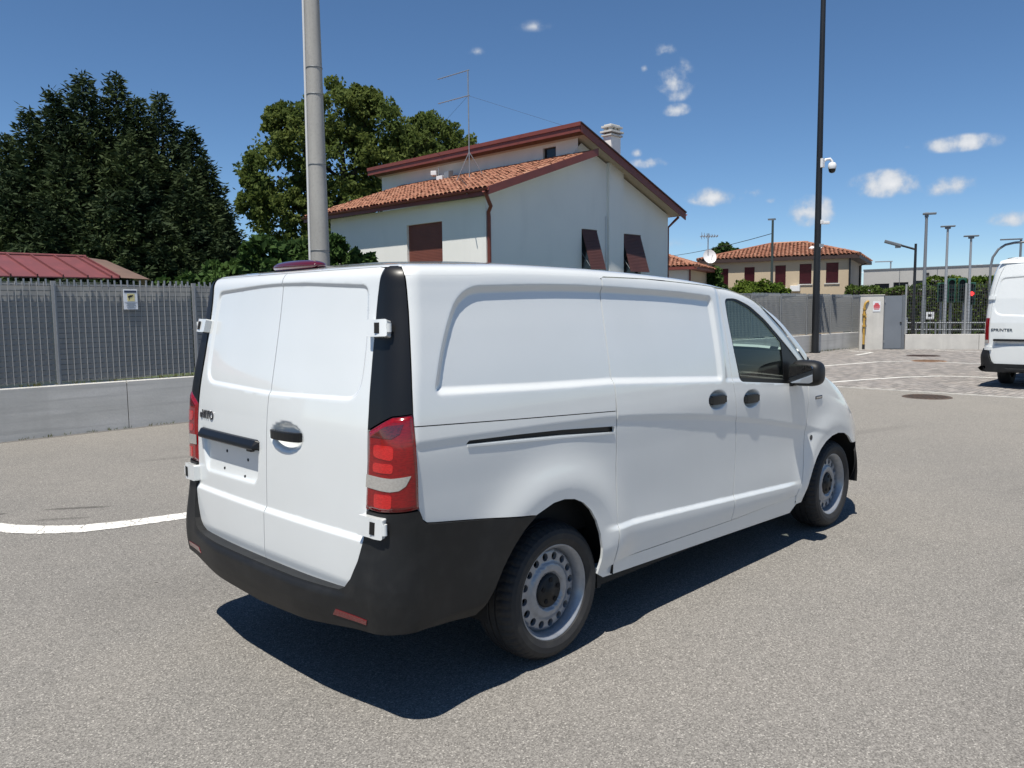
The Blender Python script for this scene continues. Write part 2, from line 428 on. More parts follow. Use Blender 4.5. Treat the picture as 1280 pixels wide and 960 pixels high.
def corner0(s,z):
    "s: arc metres round the rear right corner; 0 = start of arc on the rear face, RC*pi/2 = end on the side"
    s,z=np.broadcast_arrays(np.asarray(s,float),np.asarray(z,float))
    q=qz(np.full_like(z,-.9),z); w=W_Q(q); x0=X_R(q); L=RC*np.pi/2
    th=np.clip(s,0,L)/RC
    x=x0+RC*(1-np.cos(th)); y=w-RC+RC*np.sin(th)
    y=y+np.minimum(s,0); x=x+np.maximum(s-L,0)
    x=x+crown(x,x0,y)
    return np.stack([x,-y,z],-1)
def rear0(y,z):
    "y>=0 means towards the right side (world -y); uses |y|"
    y,z=np.broadcast_arrays(np.asarray(y,float),np.asarray(z,float))
    q=qz(np.full_like(z,-.9),z); w=W_Q(q); x0=X_R(q); a=np.abs(y)
    d=np.clip(a-(w-RC),0,RC*.999)
    x=x0+RC-np.sqrt(RC*RC-d*d)
    x=x+crown(x,x0,a)
    return np.stack([x,-y,z],-1)
# ------------------------------------------------------------------ the white van: relief on the smooth body
LARC = RC*math.pi/2
BELT = herm([-1,-.77,-.115,.41,1.46,1.7,2.1,2.65],[1.362,1.357,1.330,1.315,1.250,1.234,1.195,1.150])
CREASE = herm([-1,-.87,-.34,.28,1.0,1.93,2.8,3.2],[1.192,1.192,1.185,1.17,1.113,.986,.828,.75])
LOWC = herm([-.5,.43,2.56,3],[.65,.604,.48,.455])
SIDE_REC = rounded([(-.772,1.357),(-.115,1.330),(.41,1.315),(1.478,1.250),(1.462,1.772),(1.06,1.800),(.476,1.820),(-.012,1.826),(-.56,1.810),(-.70,1.57)],[.05,0,0,.05,.05,.2,.2,.2,.22,.4])
ARCH_R = [(-.535,.385),(-.45,.49),(-.395,.575),(-.335,.648),(-.265,.716),(-.18,.772),(-.075,.804),(.0,.808),(.075,.795),(.145,.764),(.205,.715),(.252,.652),(.285,.58),(.305,.50),(.308,.44),(.30,.36)]
ARCH_F = [(2.650,.30),(2.668,.37),(2.70,.45),(2.755,.53),(2.815,.60),(2.885,.66),(2.965,.705),(3.06,.735),(3.17,.745),(3.28,.732),(3.37,.695),(3.45,.635),(3.51,.56),(3.55,.47),(3.565,.36)]
def arch_dist(x, z, cx, cz, r): return np.hypot(x-cx, (z-cz))-r
HANDLES = [(1.405,1.153),(1.815,1.124)]
def flare(x, z):
    d1 = arch_dist(x,z,-.02,.40,.40); d2 = arch_dist(x,z,3.12,.36,.385)
    def prof(d): return np.where(d > .058, np.exp(-((d-.058)/.13)**2), 1-(.058-np.clip(d,0,.058))*1.5)
    f1 = prof(d1)*.030*sstep(.30,.50,z); f2 = prof(d2)*.024*sstep(.25,.45,z)
    return np.maximum(f1, f2)
def side_relief(x, z):
    d = np.zeros_like(x)
    s = sdf(np.stack([x,z],-1), SIDE_REC); d -= .021*sstep(0,.042,s)
    t = BELT(x)-z; g = sstep(1.49,1.54,x); d -= g*.008*sstep(.0,.03,-t)*sstep(2.75,2.6,x)
    u = CREASE(x)-z; d += (-.008*sstep(-.004,.045,u)*(1-.6*sstep(.06,.42,u)))*sstep(3.1,2.75,x)
    v = LOWC(x)-z; d += .016*sstep(0,.035,v)*sstep(.30,.46,x)*sstep(2.62,2.35,x)*(1-.8*sstep(.05,.2,v))
    d += flare(x,z)
    for hx, hz in HANDLES:
        rr = np.hypot((x-hx)/.112, (z-hz)/.062); d -= .036*sstep(1.0,.45,rr)
    return d
def fside(x, z):
    P = side0(x, z); P[...,1] -= side_relief(np.asarray(x,float), np.asarray(z,float)); return P
SIDE_ROWS = np.vstack([inset(SIDE_REC,k) for k in (.001,.012,.022,.032,.043)]+[rows(np.stack([np.linspace(-.9,3.0,300),CREASE(np.linspace(-.9,3.0,300))-k],-1)) for k in (-.004,.012,.028,.045)]+[rows(np.stack([np.linspace(.40,2.6,200),LOWC(np.linspace(.40,2.6,200))-k],-1)) for k in (0,.012,.024,.036)]+[rows(np.stack([np.linspace(1.50,2.62,100),BELT(np.linspace(1.50,2.62,100))+k],-1)) for k in (0,.010,.02,.031)])
REAR_REC = rounded([(-.70,1.335),(0,1.318),(.70,1.335),(.705,1.55),(.672,1.815),(0,1.848),(-.672,1.815),(-.705,1.55)],[.13,0,.13,.4,.05,.3,.05,.4])
PLATE = rounded([(-.720,1.105),(-.668,.868),(-.085,.880),(-.072,1.078)],[.02,.05,.05,.03])
REAR_ROWS = np.vstack([inset(REAR_REC,k) for k in (.001,.008,.015,.023)]+[inset(PLATE,k) for k in (.001,.008,.016,.025)]+[rows([(-.78,z),(.78,z)]) for z in (.803,.793,.782,.771)])
def frear(y, z):
    y = np.asarray(y,float); z = np.asarray(z,float); P = rear0(y,z); Q = np.stack([y,z],-1).reshape(-1,2)
    d = -.010*sstep(0,.022,sdf(Q,REAR_REC)).reshape(y.shape) + .017*sstep(0,.032,.803-z) - .006*sstep(.60,.55,z)
    d -= .019*sstep(0,.026,sdf(Q,PLATE)).reshape(y.shape)*sstep(.84,.95,z)
    rr = np.hypot((y-.172)/.15,(z-1.145)/.068); d -= .036*sstep(1.0,.5,rr)
    P[...,0] -= d; return P
def offset_map(base, fo):
    def f(a, b):
        a = np.asarray(a,float); b = np.asarray(b,float); e = 1e-3; P = base(a,b)
        n = np.cross(base(a+e,b)-base(a-e,b), base(a,b+e)-base(a,b-e)); n /= np.linalg.norm(n,axis=-1)[...,None]+1e-12
        c = np.array([1.2,0,.9]); s = np.sign(((P-c)*n).sum(-1)); n *= s[...,None]
        o = fo(a,b) if callable(fo) else fo
        return P+n*(np.asarray(o)[...,None] if np.ndim(o) else o)
    return f
def side_s(x): return x+.87+LARC-.0
# s of a side x: invert corner0 numerically at z=.8
_ss = np.linspace(-.95,1.2,2000); _xx = corner0(_ss, np.full(2000,.8)); _m = _ss > LARC*.6
def s_of_x(x): return float(np.interp(x, _xx[_m,0], _ss[_m]))
def s_of_y(y): return float(np.interp(y, -_xx[:1200,1], _ss[:1200]))

van = empty('panel_van', (1.5,0,0), 'white panel van in the middle of the yard, seen from behind with twin rear doors', 'van')
PT = M['paint']
EDGE_D = lambda z: np.interp(z,[.55,.575,.62,.70,.80,1.1,1.3,1.5,1.7,1.77,1.812,1.84,1.86,1.876],[.672,.698,.722,.748,.765,.772,.764,.748,.738,.737,.739,.742,.744,.744])
def rear_door(side):
    zz = [.552,.56,.575,.60,.62,.66,.70,.75,.80,.9,1.0,1.1,1.2,1.3,1.4,1.5,1.6,1.7,1.76,1.80,1.825,1.845,1.86,1.87,1.876]
    gap = .0025
    out = [(gap,.552)]+[(float(EDGE_D(z))-.004,z) for z in zz]+[(.69,1.884),(gap,1.886)]
    if side < 0: out = [(-a,b) for a,b in out]
    ex = None
    o = panel('rear_door', frear, out, .0125, PT, van, rings=REAR_ROWS, label='right-hand rear door with the grip handle' if side > 0 else 'left-hand rear door with the number plate recess and lettering')
    return o
dr = rear_door(1); dl = rear_door(-1)
# grip bar, plate hood, screws, lettering
def rear_pt(y, z, o=0.0):
    p = frear(np.array([y]),np.array([z]))[0]; return Vector((p[0]-o, p[1], p[2]))
hb = MB()
bar = []
for t in np.linspace(0,1,9):
    y = .055+.245*t; z = 1.148+.004*t; p = rear0(np.array([y]),np.array([z]))[0]
    bar.append((p[0]-.004-.018*math.sin(math.pi*t)**.6, p[1], z))
for i in range(8):
    a, b = Vector(bar[i]), Vector(bar[i+1]); c = (a+b)/2
    hh = .021
    hb.obox(c, (b-a)*.5, (.009,0,0), (0,0,hh))
hb.build('grip_handle', M['satin_black'], dr, bevel=.004)
hood = MB(); prof = [(.004,1.056),(-.030,1.054),(-.037,1.062),(-.034,1.076),(-.018,1.100),(.004,1.104)]
ys = [-.722,-.700,-.55,-.38,-.21,-.085,-.066]; rows = []
for k, y in enumerate(ys):
    s = .35 if k in (0,len(ys)-1) else 1
    x0 = rear0(np.array([y]),np.array([1.1]))[0][0]+.004
    rows.append([(x0+px*s, -y, 1.06+(pz-1.06)*(1 if s==1 else .8)+.0*y) for px,pz in prof])
V = [q for r in rows for q in r]; n = len(prof); F = []
for i in range(len(rows)-1):
    for j in range(n-1): F.append((i*n+j,(i+1)*n+j,(i+1)*n+j+1,i*n+j+1))
hood.poly(V, F); hood.poly(rows[0],[tuple(range(n))]); hood.poly(rows[-1],[tuple(range(n))])
hood.build('plate_hood', M['satin_black'], dl, bevel=.003)
for (y,z) in ((-.445,1.005),(-.215,.988),(-.465,.915),(-.235,.905)):
    p = rear_pt(y,z); MB().tube([p+Vector((.004,0,0)), p-Vector((.0025,0,0))], .0075, 12).build('screw_hole', M['hole'], dl)
lk = MB(); lk.box((rear_pt(-.18,1.045).x-.022,.150,1.036),(rear_pt(-.18,1.045).x+.01,.195,1.055)); lk.build('hood_catch', M['satin_black'], dl, bevel=.004)
def text(body, size, m, parent, loc, xdir, zdir, extrude=.0015, name='lettering', align='LEFT', shear=0, sx=1.0, off=0.0):
    c = bpy.data.curves.new(name,'FONT'); c.body = body; c.size = size; c.extrude = extrude; c.align_x = align; c.align_y = 'CENTER'; c.shear = shear; c.offset = off
    t = bpy.data.objects.new(name, c); COL.objects.link(t)
    me = bpy.data.meshes.new_from_object(t); bpy.data.objects.remove(t); bpy.data.curves.remove(c)
    x = Vector(xdir).normalized(); z = Vector(zdir).normalized(); n = x.cross(z)
    me.transform(Matrix.Translation(Vector(loc)) @ Matrix((x*sx, z, n)).transposed().to_4x4())
    me.update(); return link(name, me, m, parent)
p = rear_pt(-.735,1.172,.003); p2 = rear_pt(-.575,1.172,.003)
text('eVITO', .062, M['chrome'], dl, p+Vector((-.001,0,0)), p2-p, (.05,0,1), .002, 'model_lettering', sx=.98, off=.0012)

# ---- corner trims, tail lamps, bumper, hinges (both sides)
def s_edge(z): return s_of_y(float(EDGE_D(z)))
def x_corner(s, z, o=0): 
    return Vector(offset_map(corner0,o)(np.array([s]),np.array([z]))[0])
TRIM_R = lambda z: float(np.interp(z,[.90,.92,1.1,1.3,1.45,1.6,1.73,1.79,1.841,1.871,1.884],[.181,.179,.160,.135,.124,.116,.111,.106,.101,.092,.075]))
DOOR_S = lambda z: float(np.interp(z,[.80,.91,1.1,1.23,1.35,1.5,1.7,1.764,1.812,1.837,1.86,1.873,1.880],[-.086,-.083,-.080,-.076,-.076,-.064,-.039,-.028,-.017,-.006,.009,.023,.042]))
zt = np.array([1.30,1.40,1.5,1.6,1.7,1.764,1.812,1.837,1.86,1.873,1.880])
trim_out = [(DOOR_S(1.229),1.231),(.054,1.293),(.134,1.301)]+[(TRIM_R(z)-.003,z) for z in zt]+[(DOOR_S(z)+.003,z) for z in zt[::-1]]
lamp_out = [(-.080,.912),(.0,.911),(.177,.921),(.167,1.03),(.158,1.104),(.147,1.2),(.133,1.297),(.054,1.288),(-.074,1.226),(-.079,1.1)]
s1, s2_, s3, s4 = s_of_x(-.778), s_of_x(-.535), s_of_x(-.226), s_of_x(-.194)
def bump_off(s, z):
    w = (1-sstep(-.02,.42,s))*(1-.55*sstep(-.50,.02,s))
    body = np.interp(z,[.30,.38,.43,.48,.545,.60,.66,.74,.82,.90],[.030,.062,.082,.094,.098,.090,.070,.040,.014,.004])
    door = 1-sstep(-.20,-.10,s)
    lip = .016*sstep(.535,.566,z)*door
    tuck = .02*sstep(.44,.37,z)*sstep(.1,.4,s)
    o = (body-lip)*w*.93+.007-tuck
    x = corner0(s,z)[...,0]
    return o+flare(x,np.asarray(z,float))*.6*sstep(-.75,-.5,x)
bmap = offset_map(corner0, bump_off)
s_c = s_of_y(0.0)
arch_b = [(s_of_x(x),z) for x,z in ARCH_R[:6]][::-1]
bump_out = [(s_c,.566),(s_of_y(.60),.566),(s_of_y(.655),.568),(s_of_y(.69),.585),(s_of_y(.722),.625),(s_of_y(.750),.70),(s_of_y(.766),.79),(s_of_y(.768),.905),(.0,.905),(.176,.914)] + \
    [(s_of_x(-.856),.893),(s_of_x(-.845),.868),(s_of_x(-.82),.852),(s1,.845),(s2_,.811),(s3,.770)] + arch_b + [(s_of_x(-.60),.388),(s_of_x(-.72),.405),(s_of_x(-.84),.426),(.1,.432),(-.1,.420),(-.4,.386),(s_c,.366)]
lens_tops = []
for mir in (False, True):
    nm = 'left-hand' if mir else 'right-hand'
    panel('corner_trim', offset_map(corner0,.005), trim_out, .0125, M['satin_black'], van, mirror=mir)
    lamp = panel('tail_lamp', offset_map(corner0, lambda s,z: .010*np.minimum(1,sstep(0,.02,sdf(np.stack([np.asarray(s).ravel(),np.asarray(z).ravel()],-1),lamp_out).reshape(np.shape(s))))), lamp_out, .008, M['red_lens'], van, mirror=mir)
    sub = [('reversing_lens', [(-.073,1.055),(.055,1.051),(.130,1.061),(.112,1.022),(.088,1.004),(.055,.998),(-.073,1.004)], 'clear_lens'),
           ('indicator_lens', [(-.052,1.206),(.03,1.252),(.098,1.262),(.085,1.225),(.055,1.206)], 'red_dark'),
           ('brake_lens', rounded([(-.035,1.130),(.062,1.120),(.062,1.178),(-.035,1.178)],.02), 'red_bright'),
           ('stop_lens', rounded([(-.035,1.070),(.062,1.070),(.062,1.108),(-.035,1.108)],.015), 'red_bright'),
           ('fog_lens', rounded([(-.02,.930),(.062,.930),(.062,.985),(-.02,.985)],.012), 'red_bright')]
    for n_, o_, m_ in sub: panel(n_, offset_map(corner0,.0118), o_, .012, M[m_], lamp, thick=.004, mirror=mir)
    mr_ = np.array([1,-1 if mir else 1,1])
    for zc, sa, sb, hgt, pinz in ((1.630,-.064,.042,.034,(1.614,1.648)),(.852,-.090,.044,.041,(.830,.874))):
        hp = panel('hinge', offset_map(corner0, lambda s,z: .034+.004*sstep(-.02,.02,s)), rounded([(sa,zc-hgt),(sb,zc-hgt),(sb,zc+hgt),(sa,zc+hgt)],.008), .008, PT, van, thick=.045, mirror=mir)
        q = Vector(tuple(np.array(x_corner(sb+.004,zc,.030))*mr_))
        MB().tube([q+Vector((0,0,pinz[0]-zc)), q+Vector((0,0,pinz[1]-zc))], .011, 12).build('hinge_pin', PT, hp, bevel=0)
        sl = panel('hinge_slot', offset_map(corner0,.0395), [(sb-.052,zc-hgt*.62),(sb-.028,zc-hgt*.62),(sb-.028,zc+hgt*.62),(sb-.052,zc+hgt*.62)], .01, M['hole'], hp, thick=.002, mirror=mir)
    # fender-side bumper reflector
    r_ = panel('bumper_reflector', offset_map(corner0, lambda s,z: bump_off(s,z)+.003), [(s_of_y(.625),.458),(s_of_y(.83)-.01,.456),(s_of_y(.83)-.005,.477),(s_of_y(.645),.486)], .012, M['reflector'], van, thick=.01, mirror=mir)
    panel('rear_bumper', bmap, bump_out, .014, M['black'], van, thick=.085, mirror=mir, label=None)

# ---- right and left flanks
top_q = lambda z_: z_
DOORLINE = herm([.40,.76,1.15,1.60,1.97,2.11,2.29,2.45,2.58,2.68],[1.862,1.859,1.843,1.815,1.738,1.659,1.551,1.437,1.345,1.26])
def quarter_outline():
    rear = [(-.853,.93),(-.860,1.0),(-.868,1.10),(-.872,1.2),(-.876,1.3),(-.862,1.45),(-.840,1.60),(-.826,1.70),(-.816,1.79),(-.800,1.83)]
    # follow the trim edge exactly
    rear = [tuple(corner0(np.array([TRIM_R(z)+.003]),np.array([z]))[0][[0,2]]) for z in (.93,1.0,1.1,1.2,1.3,1.4,1.5,1.6,1.7,1.79,1.835,1.848)]
    bot = [(ARCH_R[i]) for i in range(5,len(ARCH_R))]
    b2 = [(-.226,.774),(-.535,.815),(-.775,.849),(-.815,.856),(-.840,.874),(-.851,.90)]
    g = [(.418,.385),(.420,.60),(.427,.80),(.430,.99),(.424,1.10),(.416,1.25),(.412,1.32),(.412,1.55),(.416,1.75),(.420,1.845)]
    g = [(x-.003,z) for x,z in g]
    top = [(x,float(zq(x,1.849))) for x in np.linspace(.40,-.72,24)]
    top = [t for t in top if t[0] < g[-1][0]-.01 and t[0] > rear[-1][0]+.01]
    return rear[::-1]+b2[::-1]+[( -.194,.768)]+bot[1:]+g+top
qo = quarter_outline()
SLOT = [(-.607,1.146),(-.3,1.130),(0,1.112),(.405,1.079),(.405,1.108),(0,1.137),(-.3,1.151),(-.590,1.161)]
def side_door_outline():
    a = [(.418,.400),(.420,.60),(.427,.80),(.430,.99),(.424,1.10),(.416,1.25),(.412,1.32),(.412,1.55),(.416,1.75),(.420,1.858)]
    b = [(1.640,.372),(1.652,.55),(1.664,.80),(1.648,.95),(1.610,1.13),(1.590,1.233),(1.572,1.43),(1.560,1.622),(1.548,1.810)]
    return [(x+.003,z) for x,z in a], [(x-.003,z) for x,z in b], [(x+.003,z) for x,z in b]
sa_, sb_, fb_ = side_door_outline()
slide_out = sa_+[(x,float(DOORLINE(x))-.003) for x in (.8,1.1,1.35,1.47)]+sb_[::-1]
WINDOW = rounded([(1.682,1.240),(1.64,1.42),(1.615,1.60),(1.606,1.752),(1.732,1.754),(1.896,1.708),(2.072,1.618),(2.249,1.503),(2.409,1.398),(2.520,1.322),(2.560,1.262),(2.500,1.164)],[.03,0,.05,.035,.05,.06,.06,.06,.05,.04,.03,.02])
ffront = [(2.648,1.13),(2.652,1.04),(2.646,.85),(2.632,.70),(2.600,.473),(2.545,.372)]
front_out = fb_+[(x,float(DOORLINE(x))-.003) for x in (1.65,1.75,1.85,1.95,2.05,2.2,2.35,2.5,2.60)]+[(x-.003,z) for x,z in ffront]
fend_out = [(x+.003,z) for x,z in ffront[::-1]]+[(2.66,1.18)]+[(x,float(zq(x,1.80))) for x in np.linspace(2.72,3.72,14)]+[(3.74,.80),(3.70,.66),(3.62,.62)]+[p for p in ARCH_F[::-1] if p[0] < 3.5]+[(2.62,.30),(2.56,.30)]
def handle_extra():
    G = []
    for hx,hz in HANDLES:
        a,b = np.meshgrid(np.arange(hx-.12,hx+.12,.0065),np.arange(hz-.068,hz+.068,.0065)); G.append(np.stack([a.ravel(),b.ravel()],-1))
    return np.vstack(G)
HX = handle_extra()
for mir in (False, True):
    ref = (1.5,0,.9)
    sz = lambda x: np.interp(x,[-.9,-.34,.45],[1.252,1.222,1.183])
    k0 = [i for i,q in enumerate(qo) if q[0] < -.6 and q[1] < sz(q[0])][0]; k1 = [i for i,q in enumerate(qo) if q[0] > .40 and q[1] > sz(q[0])][0]
    sr = (float(np.interp(1.252,[1.2,1.3],[qo[k0][0],qo[k0-1][0]])),); sa = [(x,float(sz(x))) for x in np.linspace(sr[0],.411,30)]
    low = qo[k0:k1]+[(x,z-.0022) for x,z in sa[::-1]]; upp = qo[:k0]+[(x,z+.0022) for x,z in sa]+qo[k1:]
    qp = panel('rear_quarter_panel', fside, low, .0125, PT, van, rings=SIDE_ROWS, mirror=mir, holes=[SLOT] if not mir else [])
    panel('upper_quarter_panel', fside, upp, .0125, PT, van, rings=SIDE_ROWS, mirror=mir)
    if not mir:
        panel('slide_rail', lambda x,z: side0(x,z)+np.array([0,.028,0]), [(-.63,1.12),(.41,1.06),(.41,1.125),(-.63,1.18)], .05, M['satin_black'], qp, thick=.004)
        rb = MB()
        for i in range(12):
            xa = -.60+i*.0835; za = 1.153-(i)*.0053-.012; a = Vector(side0(np.array([xa]),np.array([za]))[0]); b = Vector(side0(np.array([xa+.0835]),np.array([za-.0053]))[0])
            rb.obox((a+b)/2+Vector((0,.012,-.002)), (b-a)/2, (0,.008,0), (0,0,.004))
        rb.build('rail_lip', PT, qp)
    sd = panel('sliding_door' if not mir else 'side_panel', fside, slide_out, .0125, PT, van, rings=SIDE_ROWS, mirror=mir, extra=HX if not mir else None)
    fd = panel('front_door', fside, front_out, .0125, PT, van, rings=SIDE_ROWS, holes=[WINDOW], mirror=mir, extra=HX)
    fe = panel('front_fender', fside, fend_out, .0125, PT, van, mirror=mir)
    rec_ = lambda o: (lambda x,z: side0(x,z)+np.stack([np.zeros(np.shape(x)),np.full(np.shape(x),o),np.zeros(np.shape(x))],-1))
    inner = [(1.700,1.262),(1.655,1.42),(1.630,1.60),(1.622,1.725),(1.65,1.738),(1.73,1.738),(1.885,1.693),(2.06,1.603),(2.20,1.511),(2.278,1.458),(2.290,1.212)]
    big = [(1.66,1.215),(1.615,1.42),(1.590,1.60),(1.584,1.755),(1.63,1.775),(1.74,1.772),(1.905,1.726),(2.085,1.636),(2.262,1.520),(2.42,1.416),(2.55,1.338),(2.588,1.26),(2.52,1.135)]
    wf = panel('window_frame', rec_(.013), big, .04, M['satin_black'], fd, holes=[inner], mirror=mir, thick=.006)
    panel('window_glass', rec_(.021), [(1.67,1.23),(1.635,1.42),(1.610,1.60),(1.602,1.74),(1.65,1.754),(1.735,1.754),(1.89,1.708),(2.065,1.618),(2.21,1.526),(2.30,1.465),(2.31,1.2)], .05, M['glass'], fd, mirror=mir, thick=0)
    for k,(hx,hz) in enumerate(HANDLES):
        if mir and k == 0: continue
        own = sd if k == 0 else fd; mb = MB()
        for i in range(8):
            t0, t1 = i/8, (i+1)/8; pa = []
            for t in (t0,t1):
                x = hx-.098+.196*t; z = hz+.002-.004*t; y = side0(np.array([x]),np.array([z]))[0][1]
                pa.append(Vector((x, (y+.006-.007*math.sin(math.pi*t)**.7)*(-1 if mir else 1), z)))
            hgt = .027 if .1 < (t0+t1)/2 < .9 else .020
            mb.obox((pa[0]+pa[1])/2, (pa[1]-pa[0])/2, (0,.009,0), (0,0,hgt))
        mb.build('door_handle', M['satin_black'], own, bevel=.004)
    # sill below the doors
    panel('sill', lambda x,z: side0(x,z)+np.array([0,.004 if True else 0,0]), [(.296,.390),(.31,.355),(.36,.325),(1.5,.285),(2.50,.248),(2.58,.30),(2.60,.35),(2.545,.366),(1.64,.366),(.42,.394),(.42,.382)], .03, PT, van, mirror=mir, thick=.05)
    # front bumper corner, black
    fb = [p for p in ARCH_F if p[0] >= 3.5]
    panel('front_bumper_corner', fside, [(3.535,.575)]+[(x+.004,z) for x,z in fb]+[(3.575,.33),(3.63,.295),(3.72,.29),(3.80,.36),(3.84,.48),(3.84,.60),(3.77,.655),(3.70,.65),(3.62,.615)], .02, M['black'], van, mirror=mir, thick=.006)
    sg = -1 if not mir else 1
    # side badge and side marker plug
    if not mir:
        c = Vector(fside(np.array([2.815]),np.array([1.045]))[0])
        bd = MB().obox(c, (.055,-.001,0), (0,.004,0), (0,0,.0125)).build('badge', M['chrome'], fe, bevel=.004)
        MB().obox(c+Vector((0,-.005,0)), (.042,0,0), (0,.0012,0), (0,0,.005)).build('badge_inlay', M['clear_lens'], bd)
    c = Vector(fside(np.array([2.735]),np.array([.76]))[0]); c.y *= (-1 if mir else 1)
    MB().tube([c-Vector((0,sg*.004,0)), c+Vector((0,sg*.003,0))], .019, 16).build('sensor_plug', M['mudgrey'], fe)
    # door mirror
    mm = MB(); prof = []
    housing = bpy.data.meshes.new('mirror_housing'); bm = bmesh.new(); bmesh.ops.create_uvsphere(bm, u_segments=28, v_segments=16, radius=1)
    for v in bm.verts:
        x,y,z = v.co; px = lambda t,e: math.copysign(abs(t)**e,t)
        v.co = (2.40+ .085*px(x,.8) + .02*(1-y*y), sg*(1.055)+ .104*px(y,.55), 1.250+.088*px(z,.6)*(1.0-.12*(sg*y)) )
    for f_ in bm.faces: f_.smooth = True
    bm.to_mesh(housing); bm.free(); hs = link('door_mirror', housing, M['black'], van)
    mg = MB(); pts = rounded([(.965,1.186),(1.128,1.192),(1.126,1.308),(.965,1.316)],.03)
    mg.prism([(sg*a,b) for a,b in pts],'x',2.312,2.324); mg.build('mirror_glass', M['mirror_glass'], hs)
    ms = MB(); ms.box((2.34,min(sg*.90,sg*.98),1.160),(2.47,max(sg*.90,sg*.98),1.20)); ms.build('mirror_arm', M['satin_black'], hs, bevel=.01)

# ---- roof, windscreen, bonnet
RAILX = [-.55,-.3,0,.4,.8,1.2,1.6,1.9,2.15,2.4,2.65,2.8,3.0,3.25,3.5,3.7]
def rail_pt(x, q): return np.array([x, -float(w_side(np.array(x),np.array(q))), float(zq(x,q))])
def zcap(x, y):
    wr = np.maximum(w_side(x, np.full_like(x,1.9)), .05); c = np.interp(x,[-.78,-.70,-.45,-.1,1.2,1.6,1.9,2.35,2.65,2.85,3.1,3.6,4.1],[0,.012,.030,.038,.042,.036,.02,.014,.018,.03,.045,.05,.02])
    return Z_A(x)+c*np.clip(1-(y/wr)**2,-.2,1)
fcap = lambda x,y: np.stack([x,y,zcap(x,y)],-1)
# side strips from the door line up to q=1.9, right round the back
def roof_strip(mir):
    cols = []
    for x in np.concatenate([np.linspace(3.72,2.68,20), np.linspace(2.64,.44,60), np.linspace(.41,-.70,40)]):
        if x > 2.66: q0 = 1.80
        elif x > .42: q0 = float(qz(np.array(x),np.array(DOORLINE(x)+.002)))
        else: q0 = 1.842
        q0 = min(q0,1.885)
        cols.append([rail_pt(x,q) for q in (q0,q0+(1.9-q0)*.25,q0+(1.9-q0)*.5,q0+(1.9-q0)*.7,q0+(1.9-q0)*.85,q0+(1.9-q0)*.95,1.9)])
    return np.array(cols)
RAIL_IN = [rail_pt(x,1.9) for x in np.concatenate([np.linspace(2.66,-.60,70)])]
xr0 = float(X_R(1.9))
def roof_mesh():
    # one skin: the loop at q=1.9 (right rail, rear corner, rear edge, mirrored) capped, plus rounded shoulders
    mb = MB()
    for mir in (1,-1):
        # corner and rear shoulder by the corner map
        S_ = np.concatenate([np.linspace(s_of_y(0.0)+.0,-.02,24), np.linspace(0,LARC,18), np.linspace(LARC+.02,LARC+.33,10)])
        S_[0] = -(float(W_Q(1.9))-RC)
        rows = []
        for fq in np.linspace(0,1,8):
            row = []
            for s in S_:
                q0 = 1.842 if s > .098 else (1.880 if s > .004 else 1.882)
                q = q0+(1.9-q0)*(1-(1-fq)**1.6)
                th = np.clip(s,0,LARC)/RC; w = float(W_Q(q)); x0 = float(X_R(q))
                sc = s*(w-RC)/(float(W_Q(1.9))-RC) if s < 0 else s
                x = x0+RC*(1-math.cos(th))+max(s-LARC,0); y = w-RC+RC*math.sin(th)+min(sc,0)
                x = x+float(crown(np.array(x),x0,np.array(y))); 
                row.append((x,-y*mir,float(zq(-.9 if x < -.9 else x,q))))
            rows.append(row)
        n = len(S_); V = [p for r in rows for p in r]; F = [(i*n+j,i*n+j+1,(i+1)*n+j+1,(i+1)*n+j) for i in range(len(rows)-1) for j in range(n-1)]
        mb.poly(V, F, True)
        cols = roof_strip(mir)[20:]; cols = cols[cols[:,0,0] > -.52]
        k = cols.shape[1]; n = cols.shape[0]; V = (cols.reshape(-1,3)*np.array([1,mir,1])).tolist(); F = [(i*k+j,i*k+j+1,(i+1)*k+j+1,(i+1)*k+j) for i in range(n-1) for j in range(k-1)]
        mb.poly(V, F, True)
    me_ob = mb.build('roof', PT, van)
    return me_ob
roof = roof_mesh()
def cap_outline(xa, xb, inset=0.0):
    xs = np.linspace(xa,xb,max(6,int((xb-xa)/.06)))
    r = [(float(x),-float(w_side(np.array(x),np.array(1.9)))+inset) for x in xs]
    return r+[(x,-y) for x,y in r[::-1]]
S9 = np.concatenate([np.linspace(LARC+.34,LARC,8),np.linspace(LARC*.9,0,8)]); q9 = 1.9; w9 = float(W_Q(q9)); x9 = float(X_R(q9)); rear_loop = []
for s in S9:
    th = np.clip(s,0,LARC)/RC; x = x9+RC*(1-math.cos(th))+max(s-LARC,0); y = w9-RC+RC*math.sin(th); rear_loop.append((x+float(crown(np.array(x),x9,np.array(y))),-y))
co = cap_outline(rear_loop[0][0]+.02,1.80); half = len(co)//2
right = co[:half]; left = co[half:]
cap = rear_loop[::-1]+right+left+[(x,-y) for x,y in rear_loop]
panel('roof_skin', fcap, cap, .06, PT, roof, thick=0, ref=(.5,0,-3))
wsx = [(1.806,-.60)]+[(float(x),-float(w_side(np.array(x),np.array(1.9)))+.02) for x in np.linspace(1.85,2.64,12)]
panel('windscreen', fcap, wsx+[(x,-y) for x,y in wsx[::-1]], .08, M['glass'], van, thick=0, ref=(.5,0,-3))
bo = [(2.58,-.6)]+[(float(x),-float(w_side(np.array(x),np.array(1.9)))) for x in np.linspace(2.60,3.70,14)]
bon = panel('bonnet', fcap, bo+[(3.85,-.35),(3.88,0),(3.85,.35)]+[(x,-y) for x,y in bo[::-1]], .06, PT, van, thick=.02, ref=(2,0,-3))
